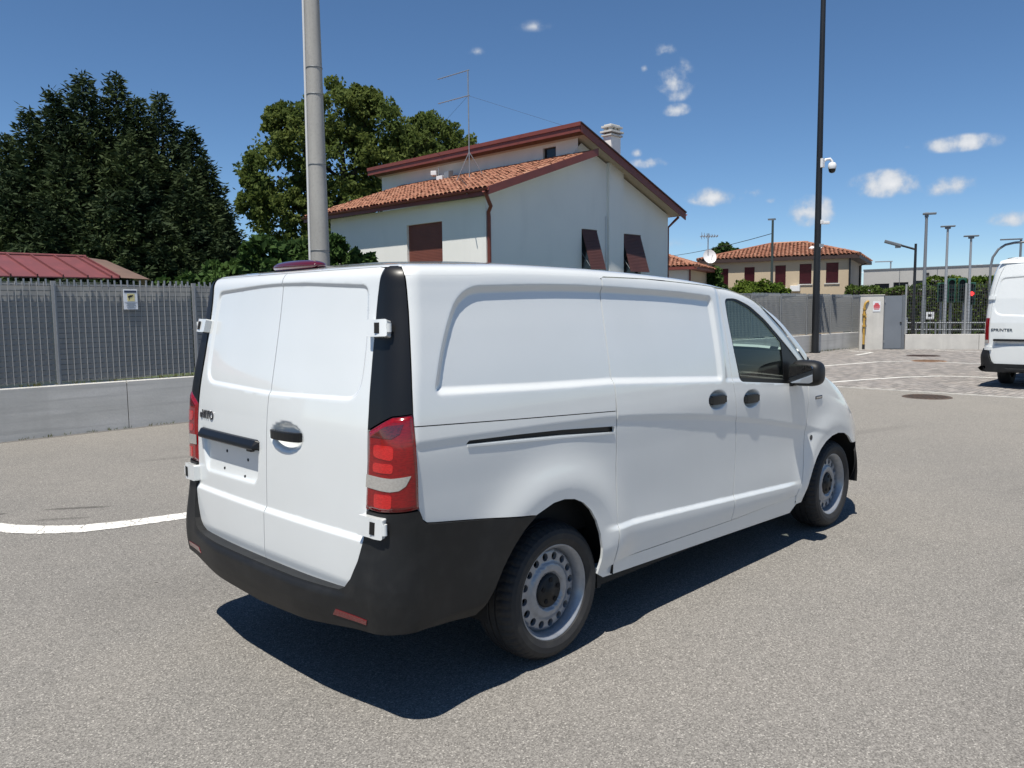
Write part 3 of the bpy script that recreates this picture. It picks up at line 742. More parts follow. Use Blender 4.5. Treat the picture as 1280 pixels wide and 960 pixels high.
def fender_top():
    for mir in (1,-1):
        mb = MB()
        cols = roof_strip(mir)[:20]; k = cols.shape[1]; n = cols.shape[0]
        mb.poly((cols.reshape(-1,3)*np.array([1,mir,1])).tolist(), [(i*k+j,i*k+j+1,(i+1)*k+j+1,(i+1)*k+j) for i in range(n-1) for j in range(k-1)], True)
        mb.build('bonnet_shoulder', PT, bon)
fender_top()
# nose (not seen from here): bumper, grille, head lamps
def nose(y, z):
    y = np.asarray(y,float); z = np.asarray(z,float); q = qz(np.full_like(z,3.7),z); w0 = W_Q(q)-.012; i = np.clip((w0-np.abs(y))/.62,0,RF); e = np.sqrt(np.maximum(RF*RF-(RF-i)**2,0)); 
    return np.stack([X_F(q)-RF+e, y, z],-1)
panel('front_bumper', nose, [(-.86,.28),(.86,.28),(.86,.58),(.6,.64),(-.6,.64),(-.86,.58)], .05, M['black'], van, thick=.03)
panel('grille', nose, [(-.5,.645),(.5,.645),(.5,.86),(-.5,.86)], .05, M['gloss_black'], van, thick=.03)
for sg in (1,-1): panel('head_lamp', nose, [(sg*.52,.645),(sg*.88,.63),(sg*.88,.80),(sg*.52,.86)], .05, M['clear_lens'], van, thick=.03)
# high brake lamp
bl = bpy.data.meshes.new('high_brake_lamp'); bm = bmesh.new(); bmesh.ops.create_uvsphere(bm, u_segments=32, v_segments=12, radius=1)
for v in bm.verts: v.co = (-.745+.075*v.co.x, .075+.205*math.copysign(abs(v.co.y)**.8,v.co.y), 1.920+.030*v.co.z)
for f_ in bm.faces: f_.smooth = True
bm.to_mesh(bl); bm.free(); link('high_brake_lamp', bl, M['maroon'], van)
# underbody, wheel wells, cabin
ub = MB(); ub.box((-.80,-.70,.43),(-.42,.70,.52)); ub.box((.36,-.86,.26),(2.55,.86,.40)); ub.box((-.42,-.60,.36),(.36,.60,.48)); ub.box((2.55,-.60,.30),(3.75,.60,.48)); ub.tube([(-.03,-.8,.34),(-.03,.8,.34)],.05,10); ub.tube([(3.17,-.8,.34),(3.17,.8,.34)],.05,10)
ub.box((.33,-.90,.27),(.36,-.84,.36)); ub.build('underbody', M['dark'], van)
for cx, cz, r in ((-.03,.40,.44),(3.15,.37,.45)):
    for sg in (1,-1):
        V = []; F = []; n = 20
        for i in range(n+1):
            a = math.pi*(-.05+1.1*i/n); 
            for y in (.935,.55): V.append((cx+r*1.03*math.cos(a), sg*y, cz+r*math.sin(a)))
        F = [(2*i,2*i+1,2*i+3,2*i+2) for i in range(n)]
        wl = MB(); wl.poly(V,F,True); wl.poly([(cx+r*1.1*math.cos(math.pi*(-.05+1.1*i/n)),sg*.55,cz+r*1.05*math.sin(math.pi*(-.05+1.1*i/n))) for i in range(n+1)],[tuple(range(n+1))]); wl.build('wheel_well', M['hole'], van, fix=False)
cl_ = MB(); cl_.box((-.80,-.78,.561),(1.38,.78,1.76)); cl_.box((-1.0,-.70,.50),(-.80,.70,.542)); cl_.box((-.93,-.70,.545),(-.80,.70,1.0)); cl_.box((-.84,-.60,1.251),(-.80,.60,1.60)); cl_.box((1.44,-.80,.42),(2.5,.80,.50)); cl_.box((-.74,-.60,1.801),(1.38,.60,1.87)); cl_.build('load_bay_light_block', M['dark'], van)  # unseen dark boxes added to block sun leaking through the panel gaps
cb = MB(); cb.box((1.40,-.86,.40),(1.43,.86,1.25)); cb.box((1.40,-.77,1.25),(1.43,.77,1.84)); cb.box((1.43,-.88,.40),(2.55,.88,.55)); cb.poly([(2.30,-.86,.55),(2.30,.86,.55),(2.34,.86,1.10),(2.34,-.86,1.10),(2.62,-.84,1.15),(2.62,.84,1.15)],[(0,1,2,3),(3,2,5,4)]); cb.build('cabin_lining', M['cabin'], van)
for sg in (1,-1):
    st = MB(); st.box((1.60,sg*.48-.25,.80),(2.08,sg*.48+.25,.93)); st.obox((1.60,sg*.48,1.16),(.055,0,-.012),(0,.24,0),(.07,0,.30)); st.obox((1.53,sg*.48,1.56),(.045,0,-.01),(0,.14,0),(.02,0,.09)); st.tube([(1.55,sg*.48-.06,1.40),(1.54,sg*.48-.06,1.5)],.008,6); st.tube([(1.55,sg*.48+.06,1.40),(1.54,sg*.48+.06,1.5)],.008,6)
    st.build('seat', M['seat'], van, bevel=.03)
sw = MB(); c0 = Vector((2.16,.46,1.14)); sw.tube([c0+Vector((.05*math.sin(a),.19*math.cos(a),.18*math.sin(a))) for a in np.linspace(0,2*math.pi,25)],.014,8,caps=False); sw.tube([c0,(2.4,.46,1.05)],.03,8); sw.tube([c0+Vector((0,-.18,0)),c0,c0+Vector((0,.18,0))],.016,6); sw.build('steering_wheel', M['cabin'], van)

# ---- wheels
def disc_holes():
    return [[(  .168*math.cos(a)+.0200*math.cos(t)*math.cos(a)-.0185*math.sin(t)*math.sin(a), .168*math.sin(a)+.0200*math.cos(t)*math.sin(a)+.0185*math.sin(t)*math.cos(a)) for t in np.linspace(0,2*math.pi,14,endpoint=False)] for a in np.linspace(0,2*math.pi,16,endpoint=False)+.1]
DPROF = herm([0,.07,.085,.10,.125,.145,.188,.199,.215],[.030,.030,.034,.048,.046,.034,.030,.016,.0])
def wheel(cx, sg, yo):
    c = (cx, 0, .339)
    w = empty('wheel', (cx, sg*yo, .339)); w.parent = van; w.location = Vector((cx, sg*yo, .339))-van.location
    tp = [(.222,-.012),(.236,.010),(.262,.022),(.288,.022),(.308,.012),(.322,-.006),(.331,-.024),(.335,-.040),(.3365,-.060),(.330,-.061),(.330,-.069),(.337,-.070),(.338,-.100),(.331,-.101),(.331,-.110),(.338,-.111),(.337,-.148),(.330,-.149),(.330,-.157),(.336,-.158),(.334,-.180),(.322,-.205),(.290,-.225),(.236,-.215),(.222,-.20)]
    def rmod(r,o,i,j):
        if r > .305 and (o > -.06 or o < -.158) and i % 3 == 0: return r-.0055 if r > .32 else r-.002
        return r
    lathe('tyre', tp, M['rubber'], w, (cx, sg*yo, .339), n=150, sgn=sg, rmod=rmod, smooth=False)
    rim = lathe('rim', [(.221,-.015),(.234,-.006),(.236,.002),(.231,.006),(.225,.003),(.217,-.012),(.210,-.018),(.2075,-.050),(.203,-.075),(.196,-.14),(.196,-.20)], M['steel_wheel'], w, (cx, sg*yo, .339), n=72, sgn=sg)
    circ = [(.206*math.cos(t),.206*math.sin(t)) for t in np.linspace(0,2*math.pi,72,endpoint=False)]
    def fd_(a,b):
        r = np.hypot(a,b); return np.stack([cx+np.asarray(a), sg*yo+sg*(DPROF(r)-.072), .339+np.asarray(b)],-1)
    panel('wheel_disc', fd_, circ, .012, M['steel_wheel'], rim, holes=disc_holes(), thick=.02, ref=(cx,0,.339), hb=.009)
    lathe('brake_backing', [(.19,-.11),(.0,-.11)], M['hole'], rim, (cx, sg*yo, .339), n=32, sgn=sg)
    cap_ = lathe('hub_cap', [(.0,-.016),(.030,-.016),(.034,-.020),(.070,-.022),(.082,-.030),(.086,-.046)], M['black'], rim, (cx, sg*yo, .339), n=40, sgn=sg)
    for k in range(5):
        a = 2*math.pi*k/5+.3; q = Vector((cx+.056*math.cos(a), sg*(yo-.020), .339+.056*math.sin(a)))
        MB().tube([q-Vector((0,sg*.01,0)), q+Vector((0,sg*.003,0))], .0125, 6).build('wheel_bolt', M['hole'], w)
for cx in (0.0, 3.2):
    wheel(cx,-1,.897); wheel(cx,1,.897)
# ------------------------------------------------------------------ setting materials
def asphalt_mat():
    m = bpy.data.materials.new('asphalt'); m.use_nodes = True; nt = m.node_tree; N = nt.nodes; L = nt.links; b = N['Principled BSDF']
    tc = N.new('ShaderNodeTexCoord'); pos = tc.outputs['Object']
    def noise(sc, det=3, rough=.5):
        t = N.new('ShaderNodeTexNoise'); t.inputs['Scale'].default_value = sc; t.inputs['Detail'].default_value = det; t.inputs['Roughness'].default_value = rough; L.new(pos, t.inputs['Vector']); return t.outputs['Fac']
    def ramp(fac, lo, hi, a, bb):
        r = N.new('ShaderNodeMapRange'); L.new(fac, r.inputs[0]); r.inputs[1].default_value = lo; r.inputs[2].default_value = hi; r.inputs[3].default_value = a; r.inputs[4].default_value = bb; return r.outputs[0]
    def mix(fac, c1, c2, bt='MIX'):
        x = N.new('ShaderNodeMix'); x.data_type = 'RGBA'; x.blend_type = bt
        if isinstance(fac, float): x.inputs[0].default_value = fac
        else: L.new(fac, x.inputs[0])
        for i, c in ((6,c1),(7,c2)):
            if isinstance(c, tuple): x.inputs[i].default_value = (*c,1)
            else: L.new(c, x.inputs[i])
        return x.outputs[2]
    def math_(op, a, c):
        x = N.new('ShaderNodeMath'); x.operation = op
        for i, q in enumerate((a,c)):
            if isinstance(q,(int,float)): x.inputs[i].default_value = q
            else: L.new(q, x.inputs[i])
        return x.outputs[0]
    v = N.new('ShaderNodeTexVoronoi'); v.inputs['Scale'].default_value = 175; L.new(pos, v.inputs['Vector'])
    v2 = N.new('ShaderNodeTexVoronoi'); v2.inputs['Scale'].default_value = 210; L.new(pos, v2.inputs['Vector'])
    sep = N.new('ShaderNodeSeparateColor'); L.new(v.outputs['Color'], sep.inputs[0])
    sep2 = N.new('ShaderNodeSeparateColor'); L.new(v2.outputs['Color'], sep2.inputs[0])
    base = mix(ramp(noise(.35,5,.6),.38,.60,0,1), (.156,.150,.141), (.205,.193,.175))
    base = mix(ramp(noise(1.7,5,.65),.42,.68,0,.65), base, (.140,.136,.129))
    base = mix(ramp(noise(.16,3),.5,.7,0,.6), base, (.212,.195,.178))
    # tarmac further up the yard lightened: grazing-angle brightening painted into its colour
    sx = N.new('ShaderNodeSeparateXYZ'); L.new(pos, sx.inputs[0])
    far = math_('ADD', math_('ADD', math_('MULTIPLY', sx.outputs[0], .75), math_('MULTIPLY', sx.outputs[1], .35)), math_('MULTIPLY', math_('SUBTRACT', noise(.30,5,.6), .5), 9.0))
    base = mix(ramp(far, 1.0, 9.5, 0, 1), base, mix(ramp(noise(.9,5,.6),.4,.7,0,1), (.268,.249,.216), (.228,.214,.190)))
    base = mix(ramp(sep.outputs[0],.0,1.0,0,1), mix(.50, base, (.055,.053,.05)), mix(.46, base, (.44,.42,.385)))
    base = mix(ramp(sep2.outputs[1],.0,1.0,0,.55), base, mix(.5, base, (.10,.095,.09)))
    base = mix(ramp(sep.outputs[2],.93,.985,0,.6), base, (.50,.475,.43))
    # old tyre scuffs and a few dark drips
    for (x0,y0,x1,y1,w,k) in ((-.80,4.36,-.34,4.03,.045,.62),(-.98,4.02,-.60,3.76,.045,.42),(-1.16,4.50,-1.05,4.44,.03,.75),(.62,6.08,1.9,5.72,.09,.22),(-.891,1.70,-.876,1.682,.012,.9),(6.4,1.2,9.2,.4,.14,.16),(5.2,-1.6,8.4,-2.5,.16,.14),(2.6,-2.2,3.3,-2.35,.12,.12),(-16,8.87,31,8.87,.07,.55),(-1.5,1.6,.4,1.2,.5,.10),(.5,-2.6,2.6,-3.4,.5,.10),(9,4.5,13,6,.6,.12)):
        d = Vector((x1-x0,y1-y0,0)); ln = d.length; d.normalize(); n = Vector((-d.y,d.x,0))
        sb = N.new('ShaderNodeVectorMath'); sb.operation = 'SUBTRACT'; L.new(pos, sb.inputs[0]); sb.inputs[1].default_value = ((x0+x1)/2,(y0+y1)/2,0)
        da = N.new('ShaderNodeVectorMath'); da.operation = 'DOT_PRODUCT'; L.new(sb.outputs[0], da.inputs[0]); da.inputs[1].default_value = d/(ln/2)
        dn = N.new('ShaderNodeVectorMath'); dn.operation = 'DOT_PRODUCT'; L.new(sb.outputs[0], dn.inputs[0]); dn.inputs[1].default_value = n/w
        e = math_('ADD', math_('POWER', math_('ABSOLUTE', da.outputs['Value'], 0), 4.0), math_('MULTIPLY', dn.outputs['Value'], dn.outputs['Value']))
        e = ramp(math_('ADD', e, math_('MULTIPLY', math_('SUBTRACT', noise(16,4), .5), 1.0)), .15, 1.1, k, 0.0)
        base = mix(e, base, (.055,.052,.05))
    L.new(base, b.inputs['Base Color']); b.inputs['Roughness'].default_value = .95; b.inputs['Specular IOR Level'].default_value = .07
    bp = N.new('ShaderNodeBump'); bp.inputs['Strength'].default_value = .55; bp.inputs['Distance'].default_value = .004
    L.new(v.outputs['Distance'], bp.inputs['Height']); L.new(bp.outputs[0], b.inputs['Normal'])
    return m
def island_mat(name, c1, c2, rough=.85, grain=(60,(.8,.8,.8),.25), extra=None):
    m = bpy.data.materials.new(name); m.use_nodes = True; nt = m.node_tree; N = nt.nodes; L = nt.links; b = N['Principled BSDF']
    g = N.new('ShaderNodeNewGeometry'); oi = N.new('ShaderNodeObjectInfo'); ad = N.new('ShaderNodeMath'); ad.operation = 'ADD'; L.new(g.outputs['Random Per Island'], ad.inputs[0]); L.new(oi.outputs['Random'], ad.inputs[1])
    fr = N.new('ShaderNodeMath'); fr.operation = 'FRACT'; L.new(ad.outputs[0], fr.inputs[0])
    r = N.new('ShaderNodeValToRGB'); r.color_ramp.elements[0].color = (*c1,1); r.color_ramp.elements[1].color = (*c2,1)
    for p_, c_ in (extra or []):
        e = r.color_ramp.elements.new(p_); e.color = (*c_,1)
    L.new(fr.outputs[0], r.inputs[0])
    tc = N.new('ShaderNodeTexCoord'); t = N.new('ShaderNodeTexNoise'); t.inputs['Scale'].default_value = grain[0]; t.inputs['Detail'].default_value = 5; L.new(tc.outputs['Object'], t.inputs['Vector'])
    mr = N.new('ShaderNodeMapRange'); L.new(t.outputs['Fac'], mr.inputs[0]); mr.inputs[1].default_value = .35; mr.inputs[2].default_value = .7; mr.inputs[4].default_value = grain[2]
    mx = N.new('ShaderNodeMix'); mx.data_type = 'RGBA'; L.new(mr.outputs[0], mx.inputs[0]); L.new(r.outputs[0], mx.inputs[6]); mx.inputs[7].default_value = (*grain[1],1)
    L.new(mx.outputs[2], b.inputs['Base Color']); b.inputs['Roughness'].default_value = rough; b.inputs['Specular IOR Level'].default_value = .25
    return m
def line_paint():
    m = bpy.data.materials.new('cracked_road_paint'); m.use_nodes = True; nt = m.node_tree; N = nt.nodes; L = nt.links; b = N['Principled BSDF']
    tc = N.new('ShaderNodeTexCoord'); v = N.new('ShaderNodeTexVoronoi'); v.feature = 'DISTANCE_TO_EDGE'; v.inputs['Scale'].default_value = 9
    n = N.new('ShaderNodeTexNoise'); n.inputs['Scale'].default_value = 14; n.inputs['Detail'].default_value = 6
    ad = N.new('ShaderNodeVectorMath'); ad.operation = 'ADD'; sc = N.new('ShaderNodeVectorMath'); sc.operation = 'SCALE'; sc.inputs['Scale'].default_value = .06
    L.new(tc.outputs['Object'], n.inputs['Vector']); L.new(n.outputs['Color'], sc.inputs[0]); L.new(tc.outputs['Object'], ad.inputs[0]); L.new(sc.outputs[0], ad.inputs[1]); L.new(ad.outputs[0], v.inputs['Vector'])
    r = N.new('ShaderNodeMapRange'); L.new(v.outputs['Distance'], r.inputs[0]); r.inputs[1].default_value = .012; r.inputs[2].default_value = .035; r.inputs[3].default_value = .9; r.inputs[4].default_value = 0
    n2 = N.new('ShaderNodeTexNoise'); n2.inputs['Scale'].default_value = 90; n2.inputs['Detail'].default_value = 4; L.new(tc.outputs['Object'], n2.inputs['Vector'])
    r2 = N.new('ShaderNodeMapRange'); L.new(n2.outputs['Fac'], r2.inputs[0]); r2.inputs[1].default_value = .60; r2.inputs[2].default_value = .72; r2.inputs[4].default_value = .7
    mxm = N.new('ShaderNodeMath'); mxm.operation = 'MAXIMUM'; L.new(r.outputs[0], mxm.inputs[0]); L.new(r2.outputs[0], mxm.inputs[1])
    mx = N.new('ShaderNodeMix'); mx.data_type = 'RGBA'; L.new(mxm.outputs[0], mx.inputs[0]); mx.inputs[6].default_value = (.72,.70,.65,1); mx.inputs[7].default_value = (.17,.16,.145,1)
    L.new(mx.outputs[2], b.inputs['Base Color']); b.inputs['Roughness'].default_value = .8
    return m
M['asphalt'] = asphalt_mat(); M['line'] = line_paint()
M['concrete'] = mat('cast_concrete', (.56,.545,.505), .9, noise=[(1.3,6,(.46,.45,.42),.9,(.4,.7)),((.6,.6,6),5,(.64,.62,.585),.65,(.45,.65)),((.35,.35,14),4,(.40,.39,.365),.5,(.52,.66)),((2.4,2.4,.22),6,(.36,.35,.325),.45,(.52,.75)),(40,4,(.46,.445,.41),.35,(.45,.7))], bump=(30,.25,.006))
M['concrete_pale'] = mat('pale_concrete', (.60,.58,.535), .9, noise=[(2.2,6,(.49,.475,.44),.9,(.4,.7)),((3,3,.5),5,(.40,.39,.36),.55,(.5,.75)),(50,4,(.50,.485,.45),.4,(.4,.7))], bump=(40,.2,.004))
M['pole_concrete'] = mat('spun_concrete', (.36,.35,.325), .85, noise=[((6,6,.7),6,(.28,.272,.255),.8,(.4,.65)),(25,5,(.24,.235,.22),.45,(.5,.75))], bump=(60,.15,.003))
M['fence_sheet'] = mat('grey_screen_sheet', (.33,.338,.335), .6, noise=[((.8,.8,.35),5,(.37,.375,.37),.9,(.35,.7)),(9,5,(.26,.268,.27),.5,(.5,.75))])
M['galv'] = mat('galvanised_steel', (.36,.37,.38), .45, metal=.6, noise=[(20,4,(.28,.29,.30),.8,(.4,.7))])
M['fence_bar'] = mat('grey_painted_bar', (.36,.365,.36), .5, metal=.2)
M['fence_dark'] = mat('dark_grating', (.045,.05,.05), .5)
M['fence_rod'] = mat('shaded_cross_rod', (.15,.155,.155), .6)  # rods darker than the bars, painting in the shadow line under each
M['fence_post'] = mat('grey_fence_post', (.27,.28,.28), .55, noise=[((2,2,.6),4,(.26,.265,.27),.8,(.4,.7))])
M['white_wall'] = mat('white_render', (.83,.815,.77), .9, noise=[(.5,6,(.76,.75,.71),.8,(.42,.7)),((1.6,1.6,.25),6,(.66,.65,.62),.5,(.52,.75)),(60,3,(.78,.765,.725),.5,(.4,.6))])
M['gable_wall'] = M['white_wall']
M['beige_wall'] = mat('beige_render', (.52,.42,.29), .9, noise=[(.6,6,(.45,.36,.25),.8,(.42,.7)),(40,3,(.49,.40,.28),.5,(.4,.6))])
M['fascia'] = mat('oxblood_paint', (.185,.046,.034), .5, noise=[(3,5,(.145,.038,.03),.8,(.4,.7)),((1,1,8),4,(.22,.065,.05),.4,(.5,.75))])
M['shutter'] = mat('brick_red_shutter', (.20,.066,.046), .55, noise=[(2.5,4,(.165,.055,.04),.8,(.4,.7))])
M['shutter_dark'] = mat('brown_red_shutter', (.105,.040,.032), .55, noise=[(2.5,4,(.085,.033,.028),.8,(.4,.7))])
M['burgundy'] = mat('burgundy_shutter', (.105,.012,.022), .5, noise=[((1,1,14),3,(.07,.008,.016),.8,(.4,.7))])
M['tile'] = island_mat('clay_tile', (.25,.10,.06), (.42,.22,.14), .85, (9,(.16,.085,.06),.55), [(.3,(.33,.15,.09)),(.7,(.30,.125,.075))])
M['tile_base'] = mat('tile_bed', (.16,.07,.045), .9, noise=[(8,4,(.09,.05,.035),.8,(.4,.7))])
M['red_sheet'] = mat('red_metal_sheet', (.165,.048,.048), .5, noise=[(1.5,5,(.14,.045,.045),.8,(.4,.7)),((8,.6,8),4,(.28,.07,.07),.4,(.5,.75))])
M['brown_sheet'] = mat('brown_flashing', (.16,.10,.075), .6, noise=[(4,4,(.12,.08,.06),.8,(.4,.7))])
M['bark'] = mat('bark', (.07,.055,.042), .9, noise=[((10,10,2),5,(.035,.028,.022),1,(.4,.65))], bump=(14,.6,.02))
M['spruce'] = leaf_mat('spruce_needles', (.020,.036,.017), (.052,.074,.028), .14, .7)
M['plane'] = leaf_mat('plane_leaves', (.088,.125,.032), (.145,.178,.046), .45, .35)
M['laurel'] = leaf_mat('laurel_leaves', (.028,.060,.018), (.065,.115,.028), .25, 1.0)
M['lime_bush'] = leaf_mat('bright_bush_leaves', (.070,.120,.016), (.12,.17,.026), .3, 1.0)
M['hedge'] = leaf_mat('hedge_leaves', (.045,.080,.018), (.095,.135,.028), .25, .8)
M['metal_grey'] = mat('grey_metal', (.17,.185,.20), .5, metal=.3, noise=[(2,4,(.14,.155,.17),.8,(.4,.7))])
M['door_grey'] = mat('grey_door_paint', (.17,.19,.215), .5, noise=[(1.5,5,(.15,.168,.19),.8,(.4,.7))])
M['pole_black'] = mat('anthracite_pole', (.014,.015,.017), .45, metal=.2, noise=[((4,4,.8),4,(.022,.023,.025),.8,(.4,.7))])
M['white_plastic'] = mat('white_plastic', (.72,.72,.72), .4)
M['yellow'] = mat('yellow_gas_pipe', (.50,.30,.055), .5, noise=[(9,5,(.36,.21,.05),.8,(.45,.7)),(30,4,(.16,.11,.06),.5,(.6,.75))])
M['sign_white'] = mat('sign_white', (.72,.74,.76), .4)
M['sign_dark'] = mat('sign_dark_blue', (.03,.04,.075), .5)
M['sign_yellow'] = mat('sign_yellow', (.66,.58,.28), .5)
M['sign_red'] = mat('sign_red', (.60,.06,.07), .5)
M['ink'] = mat('black_ink', (.015,.015,.015), .6)
M['rust'] = mat('rusty_iron', (.075,.06,.05), .75, metal=.3, noise=[(12,5,(.13,.07,.04),.8,(.45,.7))])
M['signal_green'] = mat('dark_green_signal', (.015,.085,.055), .5)
M['signal_red'] = mat('lit_red_signal', (.5,.02,.02), .4, emit=((1,.05,.05),1.6))
M['panel_concrete'] = mat('precast_panel', (.42,.41,.385), .9, noise=[(.25,5,(.35,.345,.33),.8,(.4,.7)),((.8,.8,.1),4,(.31,.305,.29),.4,(.5,.75))])
M['window_dark'] = mat('dark_window', (.02,.025,.03), .12)
M['soil'] = mat('garden_soil', (.09,.10,.05), .95, noise=[(.8,5,(.05,.075,.025),.9,(.4,.65))])
M['paver'] = island_mat('paving_stone', (.16,.15,.14), (.30,.28,.26), .9, (45,(.36,.34,.31),.3), [(.4,(.215,.20,.19)),(.75,(.25,.225,.205))])
M['joint'] = mat('paving_joint', (.10,.092,.08), .95, noise=[(20,4,(.15,.14,.12),.8,(.4,.7))])
M['bay_line'] = mat('bay_line_paint', (.62,.61,.57), .8, noise=[(7,6,(.30,.285,.26),.9,(.56,.72))])
M['kerb'] = mat('kerb_concrete', (.48,.46,.42), .9, noise=[(8,5,(.36,.345,.31),.9,(.45,.7))])

# ------------------------------------------------------------------ ground, paint, paving
def sheet(name, pts, z, m, kind='structure', sub=None):
    mb = MB(); mb.poly([(x,y,z) for x,y in pts],[tuple(range(len(pts)))]); o = mb.build(name, m, None, fix=False); o['kind'] = kind; return o
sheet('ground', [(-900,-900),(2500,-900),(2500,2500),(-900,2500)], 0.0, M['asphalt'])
sheet('garden_ground', [(-60,9.14),(27.9,9.14),(27.9,200),(-60,200)], .02, M['soil'])
up = [(-1.62,4.95),(-1.335,4.446),(-1.18,4.12),(-1.10,3.95),(-.95,3.735),(-.753,3.543),(-.485,3.429),(-.192,3.35),(.056,3.292),(.457,3.222),(1.1,3.16),(2.0,3.12)]
lo = [(-1.78,4.70),(-1.46,4.18),(-1.26,3.83),(-1.20,3.70),(-1.05,3.505),(-.825,3.312),(-.559,3.222),(-.271,3.154),(-.032,3.094),(.362,3.033),(1.05,2.985),(1.98,2.95)]
def ribbon(name, a, b, z, m, noise=.004):
    pa = []; pb = []
    for i in range(len(a)-1):
        for k in range(8):
            t = k/8; pa.append(np.array(a[i])*(1-t)+np.array(a[i+1])*t+RNG.normal(0,noise,2)); pb.append(np.array(b[i])*(1-t)+np.array(b[i+1])*t+RNG.normal(0,noise,2))
    n = len(pa); mb = MB(); mb.poly([(p[0],p[1],z) for p in pa]+[(p[0],p[1],z) for p in pb], [(n+i,n+i+1,i+1,i) for i in range(n-1)])
    o = mb.build(name, m, None, fix=False); o['kind'] = 'structure'; return o
ribbon('road_marking', up, lo, .004, M['line'])
# paved lot beyond the asphalt
PX0 = 13.74
W2A = np.array([28.28,7.81]); W2D = np.array([.5045,-.8634]); W2D /= np.hypot(*W2D); W2N = np.array([-W2D[1],W2D[0]])*1.0
if W2N[0] < 0: W2N = -W2N
pav = sheet('paving', [(PX0,-26),(47.5,-26),(27.75,8.90),(PX0,8.90)], .004, M['joint'])
kb = MB(); kb.box((PX0-.09,-26,-.02),(PX0,8.9,.016)); k_ = kb.build('kerb_strip', M['kerb']); k_['kind'] = 'structure'
def paver_mesh():
    mb = MB(); a, b, h, c = .238/2, .118/2, .013, .006
    mb.poly([(-a,-b,0),(a,-b,0),(a,b,0),(-a,b,0),(-a+c,-b+c,h),(a-c,-b+c,h),(a-c,b-c,h),(-a+c,b-c,h)],[(4,5,6,7),(0,1,5,4),(1,2,6,5),(2,3,7,6),(3,0,4,7)]); 
    me = bpy.data.meshes.new('paver'); me.from_pydata(mb.v,[],mb.f); me.materials.append(M['paver']); return me
def lay_pavers():
    pm = paver_mesh(); pv = np.array([v.co[:] for v in pm.vertices]); cand = []
    lim = lambda y: 27.72+(8.9-y)*.584 if y < 8.9 else 27.7
    y = -14.0; r = 0
    while y < 8.82:
        x = PX0+.125+(.12 if r % 2 else 0)
        while x < min(lim(y)-.2, 31):
            cand.append((x,y)); x += .244
        y += .124; r += 1
    cand = np.array(cand); d = np.hypot(cand[:,0]-CAM_POS[0],cand[:,1]-CAM_POS[1])
    u = np.arctan2(cand[:,1]-CAM_POS[1],cand[:,0]-CAM_POS[0]); vis = (u > YAW-math.radians(33.2)) & (u < YAW-math.radians(19))
    # the white van hides those between it and its shadow side
    order = np.argsort(np.where(vis, d, 1e6)); near = set(order[:290].tolist()); V = []; F = []
    for i,(x,y) in enumerate(cand):
        dz = float(RNG.normal(0,.0012)); rot = float(RNG.normal(0,.012))
        if i in near:
            o = bpy.data.objects.new('paver', pm); COL.objects.link(o); o.parent = pav; o.location = (x,y,.005+dz); o.rotation_euler = (float(RNG.normal(0,.006)),float(RNG.normal(0,.006)),rot)
        else:
            if d[i] > 36: continue
            c, s = math.cos(rot), math.sin(rot); b = len(V)
            for p in pv: V.append((x+p[0]*c-p[1]*s, y+p[0]*s+p[1]*c, .005+dz+p[2]+p[0]*float(0)))
            for f in ((4,5,6,7),(0,1,5,4),(1,2,6,5),(2,3,7,6),(3,0,4,7)): F.append(tuple(b+k for k in f))
    me = bpy.data.meshes.new('paver_field'); me.from_pydata(V,[],F); o = link('paver_field', me, M['paver'], pav); o['kind'] = 'stuff'
lay_pavers()
def bay(pts, w=.13, z=.0225):
    a = []; b = []
    for i,p in enumerate(pts):
        p = np.array(p); t = np.array(pts[min(i+1,len(pts)-1)])-np.array(pts[max(i-1,0)]); t = t/np.hypot(*t); n = np.array([-t[1],t[0]])*w/2; a.append(p+n); b.append(p-n)
    return ribbon('bay_marking', a, b, z, M['bay_line'], .003)
bay([(14.05,3.95),(15.4,3.55),(16.55,3.1),(17.4,2.55),(17.6,1.9),(17.6,.6)])
bay([(18.2,6.6),(18.9,5.95),(21.3,5.40),(22.2,4.80),(22.1,3.0),(22.0,1.6)])
bay([(24.1,7.1),(25.9,7.25),(26.6,8.4)])
bay([(28.6,6.1),(28.4,5.4),(28.1,4.3)])
def manhole(name, x, y, r, z, label, m):
    t = empty(name, (x,y,z), label, 'manhole cover', None)
    mb = MB(); n = 36
    for (ra,rb,za,zb) in ((r,r*.93,0,.012),(r*.93,r*.90,.012,.006)):
        mb.poly([(x+ra*math.cos(a),y+ra*math.sin(a),z+za) for a in np.linspace(0,2*math.pi,n,endpoint=False)]+[(x+rb*math.cos(a),y+rb*math.sin(a),z+zb) for a in np.linspace(0,2*math.pi,n,endpoint=False)],[(i,(i+1)%n,n+(i+1)%n,n+i) for i in range(n)])
    mb.build('ring', m, t)
    md = MB(); md.poly([(x+r*.9*math.cos(a),y+r*.9*math.sin(a),z+.006) for a in np.linspace(0,2*math.pi,n,endpoint=False)],[tuple(range(n))])
    k = int(r*2/.09)
    for i in range(-k,k+1):
        for j in range(-k,k+1):
            px, py = i*.075, j*.075
            if math.hypot(px,py) < r*.82: md.box((x+px-.022,y+py-.022,z+.006),(x+px+.022,y+py+.022,z+.013))
    md.build('lid', m, t)
manhole('manhole_cover', 12.9, 1.42, .42, .002, 'round rusty manhole cover in the asphalt in front of the paving', M['rust'])
manhole('manhole_cover', 24.95, 5.28, .52, .018, 'dark round manhole cover in the paving close to the gate wall', mat('dark_iron', (.05,.035,.03), .8, noise=[(10,4,(.08,.05,.04),.8,(.4,.7))]))
manhole('manhole_cover', 22.5, 4.35, .48, .018, 'rust-orange round cover on the line between the bays', mat('orange_iron', (.22,.13,.075), .85, noise=[(6,4,(.14,.09,.06),.8,(.4,.7))]))

